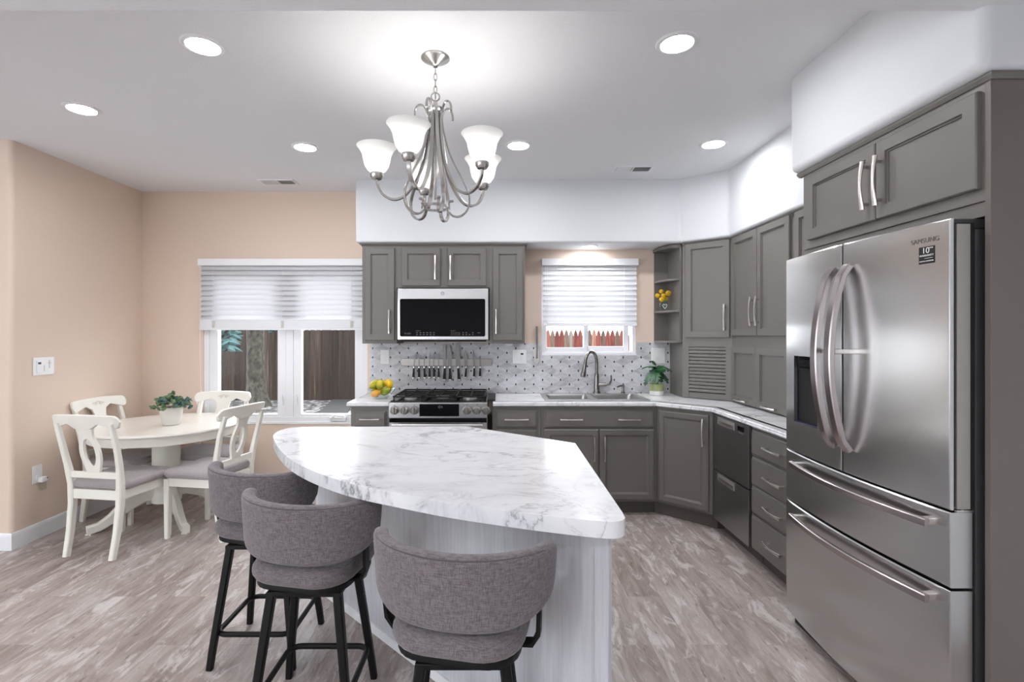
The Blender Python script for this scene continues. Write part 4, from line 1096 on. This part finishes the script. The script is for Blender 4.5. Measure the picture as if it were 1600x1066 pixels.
for i in range(5):
    a = math.radians(-107+72*i)
    arm = [(.030, 2.515), (.034, 2.42), (.050, 2.30), (.085, 2.20), (.140, 2.122), (.195, 2.098), (.245, 2.118), (.272, 2.160), (.278, 2.195)]
    pts = spl(rz(arm, a), 6); td_ = V(-math.sin(a), math.cos(a), 0)
    A = obj('arm', MB().bar(pts, .011, .019, up=td_), m_chandelier, ch_)
    tip = V(CX, CY, 0)+V(math.cos(a), math.sin(a), 0)*.278
    obj('socket_cup', MB().lathe([(.008, 2.190), (.022, 2.194), (.030, 2.206), (.031, 2.222), (.024, 2.230), (.001, 2.230)], (tip.x, tip.y, 0), 24), m_chandelier, A)
    pr = [(.026, 2.226), (.042, 2.236), (.056, 2.258), (.063, 2.285), (.068, 2.310), (.082, 2.336), (.094, 2.350)]
    ip = [(r-.004, z+.001) for r, z in pr[::-1]]
    obj('lamp_shade', MB().lathe(pr+ip, (tip.x, tip.y, 0), 36, cap=False), m_shade, A)
    obj('bulb', MB().lathe([(.001, 2.231), (.012, 2.233), (.018, 2.25), (.027, 2.275), (.022, 2.298), (.001, 2.306)], (tip.x, tip.y, 0), 20), m_bulb, A)
    b = a+math.radians(36)
    inner = [(.030, 2.515), (.040, 2.42), (.075, 2.30), (.125, 2.20), (.160, 2.12), (.155, 2.055), (.120, 2.020), (.082, 2.022), (.062, 2.050), (.066, 2.085), (.086, 2.092)]
    tb_ = V(-math.sin(b), math.cos(b), 0)
    obj('scroll_arm', MB().bar(spl(rz(inner, b), 6), .008, .017, up=tb_), m_chandelier, ch_)
    leaf = [(.034, 2.47), (.040, 2.51), (.058, 2.545), (.082, 2.548), (.096, 2.525), (.098, 2.50)]
    obj('leaf_scroll', MB().bar(spl(rz(leaf, a), 5), .006, .012, up=V(-math.sin(a), math.cos(a), 0)), m_chandelier, ch_)
obj('bottom_ring', MB().bar([(CX+.064*math.cos(2*PI*k/36), CY+.064*math.sin(2*PI*k/36), 2.062) for k in range(36)], .006, .012, loop=True), m_chandelier, ch_)

# ------------------------------------------------------------------ recessed lights, vents
def downlight(x, y, z, label, r=.088, group='recessed ceiling lights', lens=None):
    t = thing('recessed_light', label, 'ceiling light', (x, y, z), group)
    obj('trim_ring', MB().lathe([(r*.80, -.001), (r*.82, -.008), (r, -.006), (r+.006, -.0005), (r+.006, .0005)], (x, y, z), 40, cap=False), m_trim, t)
    obj('lens', MB().lathe([(.001, -.004), (r*.80, -.004), (r*.80, .004), (.001, .004)], (x, y, z), 40), lens or m_lens, t)
    return t
for x, y, lb in ((-1.345, 2.335, 'round recessed ceiling light nearest the camera on the left'), (.81, 2.315, 'round recessed ceiling light nearest the camera on the right'),
                 (-2.43, 2.99, 'round recessed ceiling light above the left wall end, farthest left'), (-1.355, 3.60, 'round recessed ceiling light between the chandelier and left ceiling vent'),
                 (.142, 3.565, 'round recessed ceiling light just right of the chandelier'), (1.49, 3.54, 'round recessed ceiling light at the far right near the soffit')):
    downlight(x, y, ZC, lb)
downlight(.82, 4.545, 2.24, 'small recessed light in the soffit above the sink window', .062, None)
for i, (x, y) in enumerate(((-3.6, -.6), (-1.2, -.6), (1.0, -.6), (-3.6, -2.6), (-1.2, -2.6), (1.0, -2.6))):  # unseen lamps added as frontal fill for the kitchen
    downlight(x, y, ZLOW, 'added unseen fill light in the living-area ceiling behind the camera', .088, 'added fill lights behind the camera', m_fill_lens)
def vent(x, y, label, flip):
    t = thing('ceiling_vent', label, 'vent', (x, y, ZC), 'ceiling air vents')
    w, d = .155, .075; mb = MB()
    for a, b, e, f in ((-w, w, -d, -d+.02), (-w, w, d-.02, d), (-w, -w+.02, -d+.02, d-.02), (w-.02, w, -d+.02, d-.02), (-.006, .006, -d+.02, d-.02)): mb.box(x+a, x+b, y+e, y+f, ZC-.008, ZC+.001, .002)
    obj('frame', mb, m_trim, t)
    obj('duct_shade', MB().box(x-w+.018, x+w-.018, y-d+.018, y+d-.018, ZC-.0015, ZC+.001), m_vent_shade, t)  # flat dark sheet, paints the shade behind the louvers
    for s in (-1, 1):
        mb = MB(); sl = 9
        for i in range(sl):
            xx = x+s*(.012+.120*(i+.5)/sl); tilt = .5 if s*flip > 0 else -.75
            mb.box(-.0055, .0055, y-d+.019, y+d-.019, -.0006, .0006, M=Matrix.Translation((xx, 0, ZC-.0055)) @ Matrix.Rotation(tilt, 4, 'Y'))
        obj('louvers', mb, m_trim, t, 0)
vent(-1.895, 4.42, 'white ceiling air vent above the twin window', 1); vent(1.073, 4.07, 'white ceiling air vent in front of the soffit near the sink', -1)

# ------------------------------------------------------------------ switches and outlets
sw = thing('switch_plate', 'white double switch plate on the left wall above the outlet', 'switch', (XL, 3.70, 1.225))
obj('plate', MB().box(XL+.0005, XL+.007, 3.615, 3.787, 1.163, 1.291, .003), m_plastic, sw)
obj('rocker', MB().box(XL+.006, XL+.012, 3.640, 3.680, 1.178, 1.270, .002), m_trim, sw)
obj('screen', MB().box(XL+.011, XL+.013, 3.648, 3.672, 1.242, 1.258), m_lcd, sw)
obj('rocker', MB().box(XL+.006, XL+.013, 3.700, 3.728, 1.190, 1.235, .002), m_trim, sw)
obj('slider', MB().box(XL+.006, XL+.010, 3.742, 3.748, 1.21, 1.27, .001).box(XL+.008, XL+.014, 3.738, 3.752, 1.245, 1.255, .001), m_pot, sw)
ow = thing('wall_outlet', 'white wall outlet low on the left wall by the dining chair', 'outlet', (XL, 3.645, .46))
obj('plate', MB().box(XL+.0005, XL+.007, 3.610, 3.688, .398, .523, .003), m_plastic, ow)
obj('sockets', MB().box(XL+.006, XL+.009, 3.635, 3.665, .470, .505, .002).box(XL+.006, XL+.009, 3.635, 3.665, .415, .45, .002), m_trim, ow)
nl = thing('plug_in_air_freshener', 'clear plug-in air freshener in the left wall outlet', 'air freshener', (XL+.01, 3.665, .40))
obj('housing', MB().box(XL+.0095, XL+.045, 3.645, 3.695, .400, .436, .006), m_plastic, nl)
obj('refill_bottle', MB().box(XL+.014, XL+.040, 3.652, 3.688, .345, .3995, .005), m_glassware, nl)
obj('vent_dot', MB().ball((XL+.046, 3.685, .426), .004), m_rubber, nl)
def bplate(x0, x1, z0, z1, label, kind):
    t = thing('switch_plate' if kind else 'wall_outlet', label, 'switch' if kind else 'outlet', ((x0+x1)/2, 4.72, z0))
    obj('plate', MB().box(x0, x1, 4.715, 4.7215, z0, z1, .002), m_plastic, t)
    if kind == 2:
        obj('rocker', MB().box(x0+.025, x0+.055, 4.712, 4.716, z0+.035, z0+.095, .001), m_trim, t); obj('rocker', MB().box(x1-.055, x1-.025, 4.712, 4.716, z0+.035, z0+.095, .001), m_trim, t)
        obj('screen', MB().box(x1-.052, x1-.028, 4.711, 4.7125, z0+.082, z0+.097), m_lcd, t)
    else:
        obj('sockets', MB().box((x0+x1)/2-.016, (x0+x1)/2+.016, 4.712, 4.716, z0+.07, z0+.103, .002).box((x0+x1)/2-.016, (x0+x1)/2+.016, 4.712, 4.716, z0+.025, z0+.058, .002), m_trim, t)
bplate(-1.082, -1.002, 1.185, 1.314, 'white outlet on the backsplash above the fruit bowl', 0)
bplate(.135, .262, 1.187, 1.314, 'white double switch plate on the backsplash left of the sink window', 2)
bplate(1.412, 1.538, 1.19, 1.333, 'white outlet plate on the backsplash behind the counter plant', 0)

# slim sharpening tool hanging on the wall
ht = thing('hanging_wall_tool', 'slim grey metal tool with pointed sheath hanging left of the sink window', 'kitchen tool', (.358, 4.71, 1.18))
obj('rod', MB().box(.350, .366, 4.702, 4.7205, 1.235, 1.532, .003), m_faucet, ht)
obj('sheath', MB().prism([(.330, 1.205), (.356, 1.182), (.360, 1.168), (.364, 1.182), (.386, 1.205), (.384, 1.33), (.332, 1.33)], 0, .012, .003, M=Matrix(((1, 0, 0, 0), (0, 0, -1, 4.7215), (0, 1, 0, 0), (0, 0, 0, 1)))), m_nickel, ht)

# ------------------------------------------------------------------ fruit bowl
bx, by, bz = -.985, 4.33, ZS+.001
pr = [(.045, 0), (.050, .004), (.080, .022), (.105, .060), (.116, .085), (.113, .085), (.101, .060), (.077, .026), (.040, .008), (.001, .008)]
tag(obj('glass_bowl', MB().lathe([(.001, 0)]+pr, (bx, by, bz), 40), m_glassware), 'clear glass fruit bowl on the counter left of the range', 'bowl')
def lemonshape(ctr, r, stretch, axis, mat, name, label, nub=.18):
    prof = []; n = 14
    for i in range(n+1):
        a = -PI/2+PI*i/n; z = math.sin(a)*stretch; q = math.cos(a)
        z += nub*stretch*(max(0, abs(math.sin(a))-.86)/.14)*(1 if z > 0 else -1)
        prof.append((r*q, r*z))
    M = Matrix.Translation(ctr) @ V(0, 0, 1).rotation_difference(Vector(axis)).to_matrix().to_4x4()
    o = obj(name, MB().lathe(prof, n=20, M=M), mat); tag(o, label, 'fruit', 'fruit in the glass bowl'); return o
FR = [('lemon', (-.036, -.044, .047), .031, 1.2, (.7, .2, .2), m_orange, 'orange-yellow lemon at the bottom front of the glass bowl'),
      ('lime', (-.056, .014, .066), .030, 1.2, (.1, .3, 1), m_lime, 'greenish yellow lime at the left side of the fruit bowl'),
      ('lime', (.046, -.028, .064), .031, 1.25, (.8, -.1, .5), m_lime, 'green lime at the right side of the fruit bowl'),
      ('lemon', (.012, .044, .050), .031, 1.2, (1, .2, .1), m_lemon, 'yellow lemon low at the back of the fruit bowl'),
      ('lime', (-.004, -.024, .116), .034, 1.15, (.2, .1, 1), m_lime, 'rounded green and yellow lime on top of the fruit pile'),
      ('lemon', (-.058, -.012, .122), .031, 1.45, (.8, 0, .6), m_lime, 'long yellow-green lemon leaning over the left bowl edge'),
      ('lemon', (.062, .018, .120), .032, 1.2, (-.3, 0, 1), m_lemon, 'bright yellow lemon at the upper right of the fruit pile'),
      ('lemon', (.000, .060, .118), .032, 1.2, (1, 0, .3), m_lemon, 'yellow lemon at the top back of the fruit pile')]
for nm, p, r, s_, ax, mt, lb in FR: lemonshape((bx+p[0], by+p[1], bz+p[2]), r, s_, ax, mt, nm, lb)

# ------------------------------------------------------------------ counter plant
qx, qy, qz = 1.425, 4.60, ZS+.001
cpn = thing('potted_plant', 'split-leaf plant in a green and white pot beside the sink', 'plant', (qx, qy, qz))
obj('pot', MB().lathe([(.001, 0), (.058, 0), (.061, .003), (.061, .036), (.001, .036)], (qx, qy, qz), 32), m_plastic, cpn)
obj('pot_band', MB().lathe([(.061, .0365), (.063, .040), (.063, .098), (.060, .100), (.056, .092), (.001, .090)], (qx, qy, qz), 32), m_potgreen, cpn)
obj('soil', MB().lathe([(.055, .088), (.055, .092), (.001, .095)], (qx, qy, qz), 20), m_soil, cpn)
obj('stem', MB().tube([(qx+.01, qy, qz+.09), (qx+.006, qy, qz+.15), (qx, qy, qz+.22), (qx-.005, qy, qz+.26)], [.008, .007, .006, .004], 8), m_stem, cpn)
def split_leaf(base, direction, L, W, droop):
    d = Vector(direction).normalized(); side = d.cross(V(0, 0, 1)).normalized(); mb = MB(); n = 14; rings = []
    s0 = base+d*L*.16+V(0, 0, L*.10)
    mb.tube([base, base+d*L*.1+V(0, 0, L*.07), s0], .0025, 5)
    for i in range(n+1):
        f = i/n; p = s0+d*L*f*.84+V(0, 0, -droop*f*f*L)
        w = W*max(0, math.sin(PI*min(1, .16+f*.84)))**.6*(1 if i % 2 == 0 else .48)
        if i == n: w = .002
        sw = d*W*.35
        rings.append([p-side*w+V(0, 0, -w*.30)+sw*(w/W), p-side*w*.5+V(0, 0, .003), p+V(0, 0, -.004), p+side*w*.5+V(0, 0, .003), p+side*w+V(0, 0, -w*.30)+sw*(w/W), p+side*w*.5+V(0, 0, .0015), p-V(0, 0, .0055), p-side*w*.5+V(0, 0, .0015)])
    mb.loft(rings); obj('leaf', mb, m_leaf, cpn, 50)
B0 = V(qx+.002, qy, qz+.225)
for dx, dy, dz, L, W, dr in ((-1, -.3, .45, .165, .034, .35), (.75, -.45, .10, .135, .050, .45), (-.8, -.5, -.35, .165, .050, .55), (.15, -.9, .40, .13, .060, .55), (.6, -.6, -.45, .125, .050, .5), (-.35, -.85, -.15, .14, .058, .85), (-.3, .25, .7, .11, .050, .4), (-.5, -.3, .5, .13, .052, .5), (.35, .2, .5, .12, .048, .5), (.1, -.7, -.5, .11, .048, .6)):
    split_leaf(B0+V(0, 0, random.uniform(-.02, .015)), (dx, dy, dz), L, W, dr)
tag(obj('clear_figurine', MB().lathe([(.001, 0), (.013, 0), (.014, .006), (.006, .022), (.004, .04), (.006, .055), (.004, .068), (.001, .072)], (1.655, 4.36, ZS+.001), 16), m_glassware), 'tiny clear glass figurine on the counter by the corner cabinet', 'ornament')

# ------------------------------------------------------------------ flowers on the corner shelf
vz = 1.6675; vx, vy = 1.488, 4.60
tag(obj('glass_vase', MB().lathe([(.001, 0), (.026, 0), (.029, .006), (.038, .035), (.040, .055), (.032, .078), (.029, .078), (.036, .055), (.033, .035), (.022, .010), (.001, .010)], (vx, vy, vz), 24), m_glassware), 'small clear glass vase on the middle corner shelf', 'vase')
hm = MB()
for s in (-1, 1): hm.tube([(vx, vy-.038, vz+.018), (vx+s*.014, vy-.037, vz+.036), (vx+s*.020, vy-.036, vz+.052), (vx+s*.010, vy-.037, vz+.060), (vx, vy-.040, vz+.050)], .0022, 6)
hv = obj('heart_motif', hm, m_plastic, bpy.data.objects['glass_vase']); hv['label'] = 'white heart outline on the vase'
for i, (fx_, fy_, fz_, r, lb) in enumerate(((-.056, -.005, .138, .0200, 'yellow ball flower farthest left in the shelf vase'), (-.024, -.022, .102, .0205, 'lowest yellow ball flower just above the vase rim'), (-.016, .01, .176, .0190, 'topmost yellow ball flower in the shelf vase'), (-.006, -.016, .137, .0190, 'yellow ball flower in the middle of the shelf vase bunch'), (.040, -.008, .158, .0255, 'biggest yellow ball flower at the right of the shelf vase'), (.026, .014, .112, .0185, 'yellow ball flower low at right behind the shelf vase rim'))):
    f = thing('ball_flower', lb, 'flower', (vx+fx_, vy+fy_, vz+fz_), 'yellow ball flowers on the corner shelf')
    mb = MB().ball((vx+fx_, vy+fy_, vz+fz_), r*.92, (1, 1, 1), 16)
    for k in range(90):
        zc_ = 1-2*(k+.5)/90; ph = k*2.39996; q = math.sqrt(1-zc_*zc_)
        mb.ball((vx+fx_+r*.9*q*math.cos(ph), vy+fy_+r*.9*q*math.sin(ph), vz+fz_+r*.9*zc_), .0032, n=6)
    obj('head', mb, m_yellow, f)
    obj('stem', MB().tube([(vx+fx_, vy+fy_, vz+fz_-r*.8), (vx+fx_*.3, vy+fy_*.3, vz+.08), (vx+fx_*.1, vy, vz+.012)], .0018, 5), m_leaf2, f)
bpy.context.view_layer.update()
